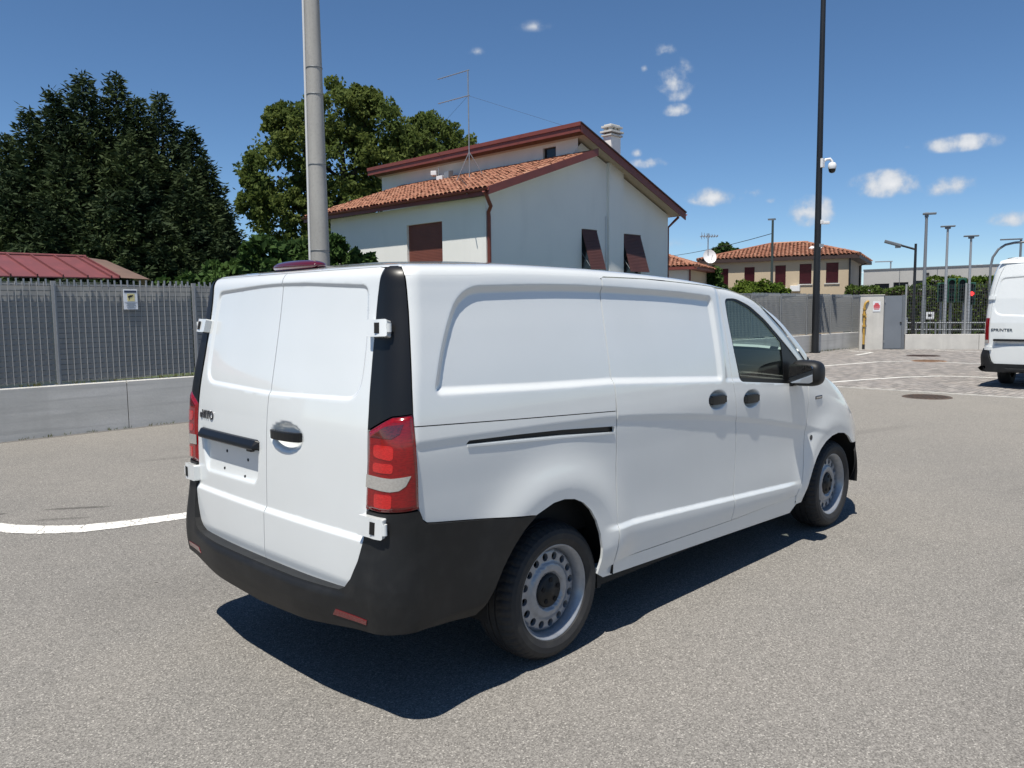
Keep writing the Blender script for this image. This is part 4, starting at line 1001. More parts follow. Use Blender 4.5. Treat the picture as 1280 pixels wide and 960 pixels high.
# ------------------------------------------------------------------ boundary wall and screened fence
FY = 8.92
wall = empty('concrete_wall', (10,FY+.1,0), 'long low cast concrete wall carrying the grey fence', 'wall')
xs = [-14,-6.4,-2.4,1.60,5.6,9.6,13.6,17.6,21.2,24.6,30.45]
for a,b in zip(xs[:-1],xs[1:]):
    h1 = .712-.0028*(a); h2 = .712-.0028*(b); mb = MB(); y0, y1 = FY, FY+.22; a2, b2 = a+.006, b-.006; c = .012
    P = [(a2,y0,-.1),(b2,y0,-.1),(b2,y0,h2-c),(a2,y0,h1-c),(a2,y0+c,h1),(b2,y0+c,h2),(b2,y1,h2),(a2,y1,h1),(a2,y1,-.1),(b2,y1,-.1)]
    mb.poly(P,[(0,1,2,3),(3,2,5,4),(4,5,6,7),(7,6,9,8),(0,3,4,7,8),(1,9,6,5,2)]); mb.build('wall_segment', M['concrete'], wall)
fence = empty('screened_fence', (10,FY+.1,.7), 'tall grey grating fence with screening on the low concrete wall', 'fence')
def grating(x0, x1, zb0, zb1, zt, name, parent, m, y=FY+.06, p2=None, spikes=True):
    """vertical flat bars and thin round cross rods, one panel"""
    mb = MB(); n = max(2,int(round(abs(x1-x0)/.089)))
    for i in range(1,n):
        x = x0+(x1-x0)*i/n; zb = zb0+(zb1-zb0)*i/n
        mb.box((x-.0022,y-.014,zb+.03),(x+.0022,y+.014,zt+.01))
        if spikes: mb.poly([(x-.010,y-.004,zt-.03),(x+.010,y-.004,zt-.03),(x+.010,y-.004,zt+.03),(x,y-.004,zt+.055),(x-.010,y-.004,zt+.03),(x-.010,y+.004,zt-.03),(x+.010,y+.004,zt-.03),(x+.010,y+.004,zt+.03),(x,y+.004,zt+.055),(x-.010,y+.004,zt+.03)],[(0,1,2,3,4),(9,8,7,6,5)])
    rd = MB(); k = 19
    for j in range(k):
        z = max(zb0,zb1)+.06+(zt-.06-max(zb0,zb1)-.04)*j/(k-1); rd.box((x0,y-.001,z-.006),(x1,y+.012,z+.006))
    o = rd.build('cross_rods', M['fence_rod'], parent, fix=False); o['kind'] = 'stuff'
    return mb.build(name, m, parent, fix=False)
M['spike'] = M['galv']
posts = []
x = .72-1.98*4
while x < 30.5: posts.append(x); x += 1.98
for i,xp in enumerate(posts):
    zt = 2.16-.0040*xp; zb = .712-.0028*xp
    pm = MB(); pm.box((xp-.03,FY+.045,zb-.0),(xp+.03,FY+.085,zt+.0)); pm.box((xp-.06,FY+.02,zb),(xp+.06,FY+.115,zb+.008)); pm.build('fence_post', M['fence_post'], fence)
    pl = MB(); pl.box((xp-.006,FY+.028,zb+.009),(xp+.006,FY+.044,zt-.02)); pl.build('post_clip', M['galv'], fence)
    if i+1 < len(posts):
        xn = posts[i+1]; zbn = .712-.0028*xn
        sh = MB(); q = 12; pts = []
        for j in range(q+1):
            t = j/q; xx = xp+.035+(xn-xp-.07)*t; w = .006*math.sin(j*2.1+i); pts.append((xx, FY+.098+w))
        V = []; 
        for (xx,yy) in pts: V += [(xx,yy,zb+.035+.012*math.sin(xx*3)),(xx,yy,zt-.045+.006*math.sin(xx*5))]
        sh.poly(V,[(2*j,2*j+2,2*j+3,2*j+1) for j in range(q)]); V2 = [(a,b+.004,c) for a,b,c in V]; sh.poly(V2,[(2*j,2*j+1,2*j+3,2*j+2) for j in range(q)]); sh.build('screen_sheet', M['fence_sheet'], fence, fix=False)
        vis_ = (xp > -2 and xp < 4.5) or xp > 19
        g = grating(xp+.032, xn-.032, zb, zbn, zt-.03, 'grating_panel', fence, M['fence_bar'], spikes=False); g['kind'] = 'stuff'
        if vis_:
            sp = MB(); n = 22
            for j in range(1,n):
                xx = xp+(xn-xp)*j/n; sp.box((xx-.0075,FY+.045,zt-.075),(xx+.0075,FY+.075,zt+.018+.004*((j*7)%3)))
            s_ = sp.build('bar_end', M['galv'], fence, fix=False); s_['kind'] = 'stuff'
        else:
            top = MB(); top.box((xp,FY+.05,zt-.03),(xn,FY+.07,zt-.01)); top.build('top_bar', M['fence_bar'], fence)
# camera-surveillance notice hung on the fence
sg_ = empty('notice_plate', (1.735,FY+.03,1.75), 'white camera surveillance notice hung on the grey fence', 'sign')
mb = MB(); mb.box((1.630,FY+.026,1.752),(1.832,FY+.034,2.045)); mb.build('plate', M['sign_white'], sg_, bevel=.004)
def flat(name, x0, x1, z0, z1, m, y=FY+.0245): return MB().box((x0,y-.001,z0),(x1,y+.001,z1)).build(name, m, sg_)
flat('title_band', 1.645,1.817,1.998,2.030,M['sign_dark']); flat('pictogram_field',1.685,1.79,1.872,1.985,M['sign_yellow'])
pg = MB(); pg.obox((1.722,FY+.0225,1.943),(.026,0,.010),(0,.001,0),(-.006,0,.014)); pg.obox((1.758,FY+.0225,1.955),(.010,0,.004),(0,.001,0),(-.003,0,.008)); pg.obox((1.712,FY+.0225,1.915),(.004,0,0),(0,.001,0),(0,0,.018)); pg.build('camera_pictogram', M['ink'], sg_)
flat('rule', 1.64,1.823,1.858,1.861,M['metal_grey']); tl_ = MB()
for j,(w_,zz) in enumerate(((.13,1.838),(.10,1.822),(.14,1.806),(.08,1.79),(.12,1.774))): tl_.box((1.735-w_/2,FY+.023,zz),(1.735+w_/2,FY+.0255,zz+.005))
tl_.build('small_print', M['metal_grey'], sg_)

# ------------------------------------------------------------------ gate pillar, door, second wall with mesh fence
def w2(t, off=0.0): p = W2A+W2D*t+W2N*off; return p
def w2box(mb, t0, t1, o0, o1, z0, z1):
    P = [w2(t0,o0),w2(t1,o0),w2(t1,o1),w2(t0,o1)]; V = [(p[0],p[1],z0) for p in P]+[(p[0],p[1],z1) for p in P]
    mb.poly(V,[(0,3,2,1),(4,5,6,7),(0,1,5,4),(1,2,6,5),(2,3,7,6),(3,0,4,7)]); return mb
pil = empty('gate_pillar', (28.0,8.3,0), 'tall pale concrete pillar at the end of the grey fence', 'pillar')
w2box(MB(),-.76,.06,0,.22,-.05,2.02).build('shaft', M['concrete_pale'], pil, bevel=.015)
w2box(MB(),-.78,.08,-.02,.24,2.021,2.05).build('coping', M['concrete_pale'], pil, bevel=.008)
dg = empty('utility_door', (28.45,7.5,0), 'flat grey sheet metal door beside the concrete pillar', 'door')
w2box(MB(),.10,.70,.05,.085,.03,2.0).build('leaf', M['door_grey'], dg, bevel=.006)
fr = MB(); w2box(fr,.075,.098,.03,.11,0,2.03); w2box(fr,.702,.80,.03,.13,0,2.03); fr.build('frame', M['metal_grey'], dg)
hg = MB(); [w2box(hg,.085,.115,.015,.045,z,z+.10) for z in (.25,1.75)]; hg.build('hinge', M['galv'], dg)
MB().tube([(w2(.66,.02)[0],w2(.66,.02)[1],1.0),(w2(.66,.05)[0],w2(.66,.05)[1],1.0)],.03,10).build('knob', M['ink'], dg)
lw = empty('gate_side_wall', (30.5,4.7,0), 'low pale concrete wall under the open mesh fence', 'wall')
for a,b in ((.82,3.3),(3.3,5.8),(5.8,8.3),(8.3,12.3),(12.3,17)): w2box(MB(),a+.006,b-.006,.02,.22,-.05,.565).build('wall_segment', M['concrete_pale'], lw, bevel=.01)
mf = empty('mesh_fence', (30.5,4.7,.56), 'open dark grating fence on the pale low wall by the road', 'fence')
for a,b in ((.84,2.82),(2.84,4.82),(4.84,6.82),(6.84,8.82)):
    mb = MB(); n = 26
    for i in range(1,n):
        t = a+(b-a)*i/n; w2box(mb,t-.004,t+.004,.105,.135,.60,2.40)
    for j in range(15): z = .66+1.70*j/14; w2box(mb,a,b,.114,.126,z-.0045,z+.0045)
    o = mb.build('grating_panel', M['fence_dark'], mf, fix=False); o['kind'] = 'stuff'
for t in (.83,2.83,4.83,6.83,8.83): w2box(MB(),t-.03,t+.03,.09,.15,.565,2.42).build('fence_post', M['fence_post'], mf)
# gas riser on the pillar
gp = empty('gas_riser', tuple(w2(-.62,-.07))+(0,), 'yellow gas pipe with fittings standing against the concrete pillar', 'pipe')
def wp(t, o, z): p = w2(t,o); return (p[0],p[1],z)
MB().tube([wp(-.62,-.07,.20),wp(-.62,-.07,1.62),wp(-.60,-.07,1.72),wp(-.55,-.06,1.78),wp(-.50,-.02,1.80),wp(-.48,.0,1.80)],.042,12).build('pipe', M['yellow'], gp)
for (z,r,h) in ((.86,.07,.05),(1.28,.075,.06),(1.50,.06,.05)): MB().tube([wp(-.62,-.07,z),wp(-.62,-.07,z+h)],r,12).build('fitting', M['yellow'], gp)
MB().tube([wp(-.62,-.07,1.10),wp(-.57,-.12,1.12),wp(-.565,-.13,1.22),wp(-.60,-.10,1.30)],.022,8).build('bypass', M['yellow'], gp)
MB().tube([wp(-.62,-.07,-.02),wp(-.62,-.07,.20)],.05,12).build('sleeve', M['ink'], gp)
rs = empty('warning_sign', (w2(-.2,-.01)[0],w2(-.2,-.01)[1],1.4), 'small white and red notice fixed on the concrete pillar', 'sign')
w2box(MB(),-.32,-.06,-.012,-.002,1.42,1.80).build('plate', M['sign_white'], rs)
rb_ = MB(); 
for (t0,t1,z0,z1) in ((-.30,-.08,1.60,1.66),(-.27,-.11,1.67,1.70),(-.25,-.13,1.71,1.74),(-.30,-.08,1.55,1.585),(-.28,-.10,1.50,1.53)): w2box(rb_,t0,t1,-.016,-.0125,z0,z1)
rb_.build('red_print', M['sign_red'], rs)

# ------------------------------------------------------------------ poles and lamps
def px_round(c, r): return None
cp = empty('concrete_pole', (5.24,9.36,0), 'tall round grey concrete utility pole behind the fence', 'pole')
MB().tube([(5.24,9.36,z) for z in np.linspace(-.2,12,14)],[.185-.0078*z for z in np.linspace(-.2,12,14)],28).build('shaft', M['pole_concrete'], cp)
CL = Vector((-.84,.54,0)).normalized()
cd = MB(); cd.tube([(5.24+CL.x*(.205-.0078*z),9.36+CL.y*(.205-.0078*z),z) for z in np.linspace(.5,12,10)],.024,10); cd.build('conduit', mat('pale_conduit',(.60,.60,.60),.5), cp)
for z in (2.78,4.30,5.52,5.98,7.4): lathe('strap', [(.187-.0078*z,-.007),(.193-.0078*z,-.006),(.193-.0078*z,.006),(.187-.0078*z,.007)], M['metal_grey'], cp, (5.24,9.36,z), axis='z', n=28)
bp_ = empty('camera_pole', (24.72,8.76,0), 'tall slim black pole carrying two white security cameras', 'pole')
MB().tube([(24.72,8.76,z) for z in np.linspace(-.05,16,12)],[.125-.0035*z for z in np.linspace(-.05,16,12)],20).build('shaft', M['pole_black'], bp_)
MB().tube([(24.72,8.76,0),(24.72,8.76,.05)],.18,20).build('base_plate', M['pole_black'], bp_)
RT = Vector((math.sin(YAW),-math.cos(YAW),0))   # roughly towards the yard's right
def at_pole(dx, z, f=0): return Vector((24.72,8.76,0))+RT*dx+Vector((-RT.y,RT.x,0))*(-f)+Vector((0,0,z))
ptz = MB(); ptz.box((24.72-.10,8.76-.16,6.38),(24.72+.06,8.76-.08,6.68)); ptz.tube([at_pole(.08,6.52),at_pole(.22,6.66),at_pole(.36,6.68),at_pole(.43,6.60),at_pole(.44,6.52)],.045,10); ptz.build('camera_arm', M['white_plastic'], bp_)
dm = lathe('dome_camera', [(.0,.16),(.10,.15),(.135,.09),(.14,.0),(.125,-.06)], M['white_plastic'], bp_, tuple(at_pole(.44,6.40)), axis='z', n=24)
lathe('dome_glass', [(.122,-.06),(.115,-.12),(.08,-.18),(.0,-.205)], M['gloss_black'], bp_, tuple(at_pole(.44,6.40)), axis='z', n=24)
bc = MB(); a_ = at_pole(.10,4.52,.05); bc.obox(a_+RT*.12, RT*.15, Vector((-RT.y,RT.x,0))*.05, (0,0,.052)); bc.obox(a_+Vector((0,0,.02)), RT*.06, Vector((-RT.y,RT.x,0))*.05,(0,0,.07)); bc.build('bullet_camera', M['white_plastic'], bp_, bevel=.015)
MB().tube([a_+RT*.262, a_+RT*.275],.038,14).build('camera_lens', M['gloss_black'], bp_)
jb = MB(); a_ = at_pole(.10,3.74,.06); jb.obox(a_, RT*.08, Vector((-RT.y,RT.x,0))*.05,(0,0,.055)); jb.build('junction_box', M['galv'], bp_, bevel=.01)
def lamp_post(x, y, h, r, head, label, m, arm=None):
    t = empty('street_lamp', (x,y,0), label, 'street lamp', 'street lamps beyond the gate wall')
    MB().tube([(x,y,z) for z in (0,h*.35,h*.36,h)],[r*1.25,r*1.2,r,r*.75],14).build('post', m, t)
    R2 = Vector((.35,-.94,0)).normalized(); F2 = Vector((R2.y,-R2.x,0))
    c = Vector((x,y,h))
    if head == 'disc':
        mb = MB(); mb.obox(c+Vector((0,0,.05)), R2*.26, F2*.12, (0,0,.025)); mb.obox(c+Vector((0,0,.0)), R2*.10, F2*.08, (0,0,.05)); mb.build('lantern', M['metal_grey'], t, bevel=.015)
    elif head == 'side':
        mb = MB(); mb.obox(c+Vector((0,0,.06))+R2*.10, R2*.24, F2*.11, (0,0,.035)); mb.obox(c+Vector((0,0,.02)), R2*.07, F2*.07, (0,0,.09)); mb.build('lantern', M['metal_grey'], t, bevel=.015)
    else:
        MB().tube([c+Vector((0,0,-.22)), c-R2*.35+Vector((0,0,-.10)), c-R2*.58+Vector((0,0,-.02))],.04,10).build('arm', m, t)
        MB().obox(c-R2*.80+Vector((0,0,.04)), (R2*.30)+Vector((0,0,-.10)), F2*.20, Vector((0,0,.05))+R2*.015).build('lantern', M['metal_grey'], t, bevel=.02)
        MB().obox(c-R2*.62+Vector((0,0,-.10)), R2*.10, F2*.05, (0,0,.04)).build('driver_box', M['galv'], t, bevel=.01)
M['lamp_grey'] = mat('lamp_post_grey', (.20,.215,.23), .5, metal=.3)
M['lamp_galv'] = mat('pale_lamp_post', (.34,.355,.37), .5, metal=.4)
lamp_post(30.47,7.42,4.0,.06,'arm','short lamp post with one lantern on a side arm, by the utility door', M['pole_black'])
lamp_post(31.53,7.40,5.15,.068,'side','tallest grey lamp post, right of the one with the side arm', M['lamp_grey'])
lamp_post(32.3,6.84,4.68,.055,'disc','pale grey lamp post with a flat double lantern, in front of the signals', M['lamp_galv'])
lamp_post(32.4,6.02,4.25,.052,'disc','lamp post with a flat head next to the red light', M['lamp_galv'])
al = empty('arched_lamp', (40.86,7.40,0), 'arched street lamp curving over the parked white van', 'street lamp')
MB().tube([(40.86,7.40,0),(40.86,7.40,3.4),(40.88,7.33,3.85),(40.93,7.12,4.22),(41.0,6.85,4.42),(41.1,6.5,4.5),(41.2,5.9,4.52),(41.35,5.2,4.52)],.055,12).build('post', M['lamp_grey'], al)
al2 = empty('street_lamp', (41.15,6.25,0), 'lamp with a flat arm standing beside the arched street lamp', 'street lamp')
MB().tube([(41.15,6.25,0),(41.15,6.25,4.62)],.05,10).build('post', M['lamp_grey'], al2)
MB().obox((41.0,6.62,4.66),(-.16,.42,0),(.08,.03,0),(0,0,.03)).build('lantern', M['metal_grey'], al2, bevel=.01)
sl = empty('street_lamp', (82.05,26.5,0), 'small distant street lamp in front of the industrial hall', 'street lamp')
MB().tube([(82.05,26.5,0),(82.05,26.5,5.9)],.07,8).build('post', M['lamp_galv'], sl); MB().obox((81.8,27.1,5.93),(-.3,.75,0),(.1,.04,0),(0,0,.05)).build('lantern', M['lamp_galv'], sl)
up_ = empty('utility_pole', (32.93,14.55,0), 'thin dark utility pole with a flat top in front of the beige house', 'pole')
MB().tube([(32.93,14.55,0),(32.93,14.55,5.65)],[.075,.05],12).build('shaft', mat('dark_green_pole',(.04,.055,.05),.5), up_); MB().obox((32.93,14.60,5.70),(-.06,.16,0),(.06,.02,0),(0,0,.035)).build('lantern', M['metal_grey'], up_)
wr = [Vector((32.93,14.55,5.05)).lerp(Vector((60,45,6.6)),t)+Vector((0,0,-1.3*4*t*(1-t)*.45)) for t in np.linspace(0,1,16)]
tag(MB().tube(wr,.016,6).build('overhead_cable', M['ink']), 'overhead cable sagging from the thin utility pole to the left', 'cable')
# traffic signals seen from behind, and one red light
def signal(x, y, z0, h, label, lit=None, boxes=1):
    t = empty('traffic_signal', (x,y,0), label, 'traffic light', 'traffic lights at the junction')
    R2 = Vector((.33,-.944,0)); F2 = Vector((.944,.33,0))
    MB().tube([(x,y,0),(x,y,z0+h)],.055,10).build('post', M['galv'], t)
    for b in range(boxes):
        c = Vector((x,y,z0+h/2))+R2*(.0+.38*b)-F2*.12
        MB().obox(c, R2*.15, F2*.09, (0,0,h/2)).build('housing', M['signal_green'], t, bevel=.02)
        for k in range(3):
            zz = z0+h*(.17+.33*k); mb = MB(); n = 12
            for s in (1,):
                cc = c-F2*.09; cc.z = zz
                mb.tube([cc-F2*.0, cc-F2*.15],.11,14,caps=False)
            mb.build('hood', M['signal_green'], t)
            ln = MB(); cc = c-F2*.10; cc.z = zz; ln.tube([cc+F2*.005, cc-F2*.008],.095,14)
            ln.build('lens', M['signal_red'] if (lit == k) else M['ink'], t)
signal(34.0,7.50,1.75,.80,'dark green traffic signal head at the left end of the group')
signal(33.95,7.10,1.72,1.0,'wide pair of dark green traffic signal heads behind the pale lamp post', boxes=2)
signal(34.1,6.66,1.78,.62,'small dark green traffic signal head left of the red light')
signal(34.2,6.42,1.62,.92,'traffic light showing red, beside the parked white van', lit=1)
# railing, cabinet and little sign beyond the mesh fence
rl = empty('guard_railing', (31.6,7.2,0), 'low galvanised tube railing beyond the mesh fence', 'railing')
pts = [(31.3,7.95),(31.42,7.6),(31.52,7.25),(31.62,6.95),(31.74,6.6),(31.95,6.0),(32.2,5.3)]
for zz in (.93,.66): MB().tube([(a,b,zz) for a,b in pts],.028,8).build('rail', M['metal_grey'], rl)
for (a,b) in pts: MB().tube([(a,b,0),(a,b,.96)],.03,8).build('railing_post', M['galv'], rl)
cbx = empty('meter_cabinet', (31.3,8.05,0), 'small white meter cabinet beyond the mesh fence by the door', 'cabinet')
MB().box((31.22,7.92,.52),(31.42,8.18,1.12)).build('box', M['white_plastic'], cbx, bevel=.02); MB().box((31.27,8.0,0),(31.37,8.10,.52)).build('stand', M['galv'], cbx); MB().box((31.20,7.91,1.121),(31.44,8.19,1.14)).build('lid', M['white_plastic'], cbx)
ls = empty('post_sign', (31.59,7.15,0), 'little white square sign on a post behind the mesh fence', 'sign')
MB().tube([(31.60,7.15,0),(31.60,7.15,1.2)],.025,8).build('post', M['galv'], ls); MB().obox((31.56,7.15,1.22),(.045,-.13,0),(.01,.003,0),(0,0,.14)).build('plate', M['sign_white'], ls); MB().obox((31.545,7.148,1.23),(.02,-.055,0),(.003,.001,0),(0,0,.05)).build('symbol', M['ink'], ls)
# ------------------------------------------------------------------ the white house with the split roof
HX0, HX1, HY0, HY1 = 14.80, 24.9, 15.0, 23.7
house = empty('white_house', (18,18,0), 'white rendered house with a tiled split roof and red-brown eaves', 'house')
def quadwall(mb, a, b, z0, z1, z1b=None):
    mb.poly([(a[0],a[1],z0),(b[0],b[1],z0),(b[0],b[1],z1 if z1b is None else z1b),(a[0],a[1],z1)],[(0,1,2,3)])
LS = (7.06-5.36)/(19.32-14.35); zlow = lambda x: 5.36+LS*(x-14.35)     # top of the lower roof
US = .386; zup = lambda x: 7.93-US*(x-18.72)                            # top of the upper roof
def wall_with_holes(name, u0, u1, prof, holes, place, m, parent, depth=.14):
    """flat wall (u along, z up) with window recesses; prof(u) is the top"""
    us = sorted(set([u0,u1]+[h[0] for h in holes]+[h[1] for h in holes]+list(np.linspace(u0,u1,9)))); mb = MB()
    for a,b in zip(us[:-1],us[1:]):
        mid = (a+b)/2; cuts = [(0,None)]; hs = sorted([h for h in holes if h[0]-1e-6 <= mid <= h[1]+1e-6], key=lambda h: h[2]); z = 0
        for h in hs:
            mb.poly([place(a,z,0),place(b,z,0),place(b,h[2],0),place(a,h[2],0)],[(0,1,2,3)]); z = h[3]
        mb.poly([place(a,z,0),place(b,z,0),place(b,prof(b),0),place(a,prof(a),0)],[(0,1,2,3)])
    for (a,b,z0,z1) in holes:
        d = depth
        for P in ([(a,z0,0),(b,z0,0),(b,z0,d),(a,z0,d)],[(a,z1,0),(a,z1,d),(b,z1,d),(b,z1,0)],[(a,z0,0),(a,z0,d),(a,z1,d),(a,z1,0)],[(b,z0,0),(b,z1,0),(b,z1,d),(b,z0,d)]):
            mb.poly([place(*p) for p in P],[(0,1,2,3)])
    return mb.build(name, m, parent, fix=False)
wall_with_holes('wall', HY0, HY1, lambda u: 5.20, [(17.10,18.98,3.0,4.60)], lambda u,z,d: (HX0+d,u,z), M['white_wall'], house)
zg = lambda u: (zlow(u)-.16 if u < 19.35 else zup(u)-.22)
wall_with_holes('gable_wall', HX0, HX1, lambda u: zlow(u)-.14 if u < 19.32 else zup(u)-.2, [(19.48,20.36,2.9,4.48),(21.83,23.05,2.9,4.45)], lambda u,z,d: (u,HY0+d,z), M['gable_wall'], house)
rw = MB(); quadwall(rw,(HX1,HY0),(HX1,26.4),0,zup(HX1)-.2); quadwall(rw,(HX0,HY1),(19.3,HY1),0,5.2); quadwall(rw,(19.3,26.4),(HX1,26.4),0,5.4); rw.build('back_wall', M['white_wall'], house, fix=False)
wall_with_holes('clerestory_wall', HY0, 26.4, lambda u: 7.72, [(16.03,16.66,7.02,7.46)], lambda u,z,d: (19.30+d,u,z), M['white_wall'], house, depth=.10)
cw = MB(); cw.box((19.42,16.06,7.03),(19.44,16.63,7.45)); cwi = cw.build('window', M['window_dark'], house)
cf = MB(); [cf.box(*b) for b in (((19.395,16.03,7.02),(19.42,16.07,7.46)),((19.395,16.62,7.02),(19.42,16.66,7.46)),((19.395,16.07,7.02),(19.42,16.62,7.055)),((19.395,16.07,7.425),(19.42,16.62,7.46)))]; cf.build('frame', M['bark'], cwi)
# lower roof: bed, fascias, gutter, clay tiles
lr = MB(); xa, xb, ya, yb = 14.42, 19.30, 14.46, 24.95
lr.poly([(xa,ya,zlow(xa)-.05),(xb,ya,zlow(xb)-.05),(xb,yb,zlow(xb)-.05),(xa,yb,zlow(xa)-.05),(xa,ya,zlow(xa)-.17),(xb,ya,zlow(xb)-.17),(xb,yb,zlow(xb)-.17),(xa,yb,zlow(xa)-.17)],[(0,1,2,3),(4,7,6,5),(0,4,5,1),(1,5,6,2),(2,6,7,3),(3,7,4,0)])
lroof = lr.build('lower_roof', M['tile_base'], house)
sof = MB(); sof.poly([(xa+.03,ya+.03,zlow(xa)-.18),(xb,ya+.03,zlow(xb)-.18),(xb,yb,zlow(xb)-.18),(xa+.03,yb,zlow(xa)-.18)],[(0,1,2,3)]); sof.build('soffit', M['white_wall'], lroof, fix=False)
fb_ = MB(); fb_.obox((xa-.02,(ya+yb)/2,zlow(xa)-.12),(.02,0,0),(0,(yb-ya)/2,0),(0,0,.115)); fb_.build('eaves_board', M['fascia'], lroof)
rk = MB(); P0 = Vector((xa-.04,ya-.02,zlow(xa)-.11)); P1 = Vector((19.72,ya-.02,zlow(19.72)-.11)); rk.obox((P0+P1)/2,(P1-P0)/2,(0,.022,0),(0,0,.125)); rk.build('rake_board', M['fascia'], lroof)
gt = MB(); n = 8; V = []
for y in (ya-.05,yb+.05):
    for i in range(n+1): a = math.pi+math.pi*i/n; V.append((xa-.085+.055*math.cos(a),y,zlow(xa)-.05+.055*math.sin(a)))
gt.poly(V,[(i,i+1,n+2+i,n+1+i) for i in range(n)],True); gt.build('gutter', M['fascia'], lroof, fix=False)
def coppo(w=.185, L=.43, seg=6):
    mb = MB(); V = []
    for k,(y,r) in enumerate(((0,.5*w),(L,.40*w))):
        for i in range(seg+1): a = math.pi*i/seg; V.append((r*math.cos(a),y,r*math.sin(a)*.75+(.018 if k == 0 else 0)))
    mb.poly(V,[(i,i+1,seg+2+i,seg+1+i) for i in range(seg)],True)
    b = len(mb.v); mb.poly([(.5*w*math.cos(math.pi*i/seg)*.84,0.0,.5*w*math.sin(math.pi*i/seg)*.60+.016) for i in range(seg+1)]+[(.5*w*math.cos(math.pi*i/seg),0.0,.5*w*math.sin(math.pi*i/seg)*.75+.018) for i in range(seg+1)],[(i,seg+1+i,seg+2+i,i+1) for i in range(seg)])
    me = bpy.data.meshes.new('roof_tile'); me.from_pydata(mb.v,[],mb.f); me.polygons.foreach_set('use_smooth',mb.sm); me.materials.append(M['tile']); return me
def tile_roof(parent, origin, across, upslope, na, nu, da, du, limit, key):
    """rows of clay tiles: origin at the eaves corner; across and upslope are unit vectors"""
    across = Vector(across); upslope = Vector(upslope); nrm = across.cross(upslope)
    if nrm.z < 0: nrm = -nrm
    tm = coppo(da*.98,du*1.28); tv = [v.co.copy() for v in tm.vertices]; tf = [tuple(p.vertices) for p in tm.polygons]; sm = [p.use_smooth for p in tm.polygons]
    cells = [(i,j) for j in range(nu) for i in range(na)]
    cells.sort(key=lambda c: ((Vector(origin)+across*(c[0]*da)+upslope*(c[1]*du))-Vector(CAM_POS)).length)
    off = Vector(); p = parent
    while p is not None: off += p.location; p = p.parent
    V = []; F = []; S = []
    for n_,(i,j) in enumerate(cells):
        pos = Vector(origin)+across*((i+.5)*da+random.gauss(0,.006))+upslope*(j*du+random.gauss(0,.012))+nrm*(random.gauss(0,.006))
        w = random.gauss(0,.03); a2 = (across*math.cos(w)+upslope*math.sin(w)); u2 = (upslope*math.cos(w)-across*math.sin(w)); m = Matrix((a2,u2,nrm)).transposed()
        if n_ < limit:
            o = bpy.data.objects.new('roof_tile', tm); COL.objects.link(o); o.parent = parent; o.matrix_local = Matrix.Translation(pos-off) @ m.to_4x4()
        else:
            b = len(V); V += [pos+m @ v for v in tv]; F += [tuple(b+k for k in f) for f in tf]; S += sm
    if V:
        me = bpy.data.meshes.new('tile_field'); me.from_pydata([tuple(v) for v in V],[],F); me.polygons.foreach_set('use_smooth',S); o = link('tile_field', me, M['tile'], parent); o['kind'] = 'stuff'
ul = Vector((1,0,LS)).normalized()
tile_roof(lroof, (xa-.06,ya,zlow(xa)-.045), (0,1,0), ul, 52, 15, .2015, .348, 295, None)
# upper roof
uroof = MB(); xu0, xu1, yu0, yu1 = 18.72, 25.22, 14.42, 26.6
uroof.poly([(xu0,yu0,zup(xu0)-.03),(xu1,yu0,zup(xu1)-.03),(xu1,yu1,zup(xu1)-.03),(xu0,yu1,zup(xu0)-.03),(xu0,yu0,zup(xu0)-.12),(xu1,yu0,zup(xu1)-.12),(xu1,yu1,zup(xu1)-.12),(xu0,yu1,zup(xu0)-.12)],[(0,1,2,3),(4,7,6,5),(0,4,5,1),(1,5,6,2),(2,6,7,3),(3,7,4,0)])
ur = uroof.build('upper_roof', M['tile_base'], house)
us_ = MB(); us_.poly([(xu0+.03,yu0+.03,zup(xu0)-.13),(xu1-.03,yu0+.03,zup(xu1)-.13),(xu1-.03,yu1,zup(xu1)-.13),(xu0+.03,yu1,zup(xu0)-.13)],[(0,1,2,3)]); us_.build('soffit', mat('pink_soffit',(.50,.40,.33),.9), ur, fix=False)
ub_ = MB(); ub_.box((xu0-.035,yu0-.02,zup(xu0)-.30),(xu0,yu1,zup(xu0)-.12)); ub_.box((xu0-.075,yu0-.06,zup(xu0)-.115),(xu0-.036,yu1,zup(xu0)+.02)); ub_.build('ridge_board', M['fascia'], ur)
rb2 = MB(); P0 = Vector((xu0-.02,yu0-.022,zup(xu0)-.15)); P1 = Vector((xu1+.02,yu0-.022,zup(xu1)-.15)); rb2.obox((P0+P1)/2,(P1-P0)/2,(0,.02,0),(0,0,.15)); rb2.build('rake_board', M['fascia'], ur)
rb3 = MB(); P0 = P0+Vector((0,-.03,.15)); P1 = P1+Vector((0,-.03,.15)); rb3.obox((P0+P1)/2,(P1-P0)/2,(0,.03,0),(0,0,.022)); rb3.build('rake_flashing', mat('dark_flashing',(.05,.025,.022),.5), ur)
ge = MB(); V = []
for y in (yu0-.03,yu1):
    for i in range(9): a = math.pi+math.pi*i/8; V.append((xu1+.07+.07*math.cos(a),y,zup(xu1)-.06+.07*math.sin(a)))
ge.poly(V,[(i,i+1,10+i,9+i) for i in range(8)],True); ge.build('gutter', M['fascia'], ur, fix=False)
MB().tube([(xu1-.05,yu0+.25,zup(xu1)-.16),(xu1-.1,yu0+.4,zup(xu1)-.30),(HX1+.08,HY0+.05,4.85),(HX1+.08,HY0+.05,0)],.05,10).build('downpipe', M['fascia'], house)
MB().tube([(xa-.11,ya+.10,zlow(xa)-.12),(xa+.0,ya+.12,zlow(xa)-.22),(HX0-.02,HY0-.25,4.86),(HX0+.02,HY0-.10,4.70),(HX0+.06,HY0-.075,4.55),(HX0+.06,HY0-.075,0)],.062,12).build('downpipe', M['fascia'], house)
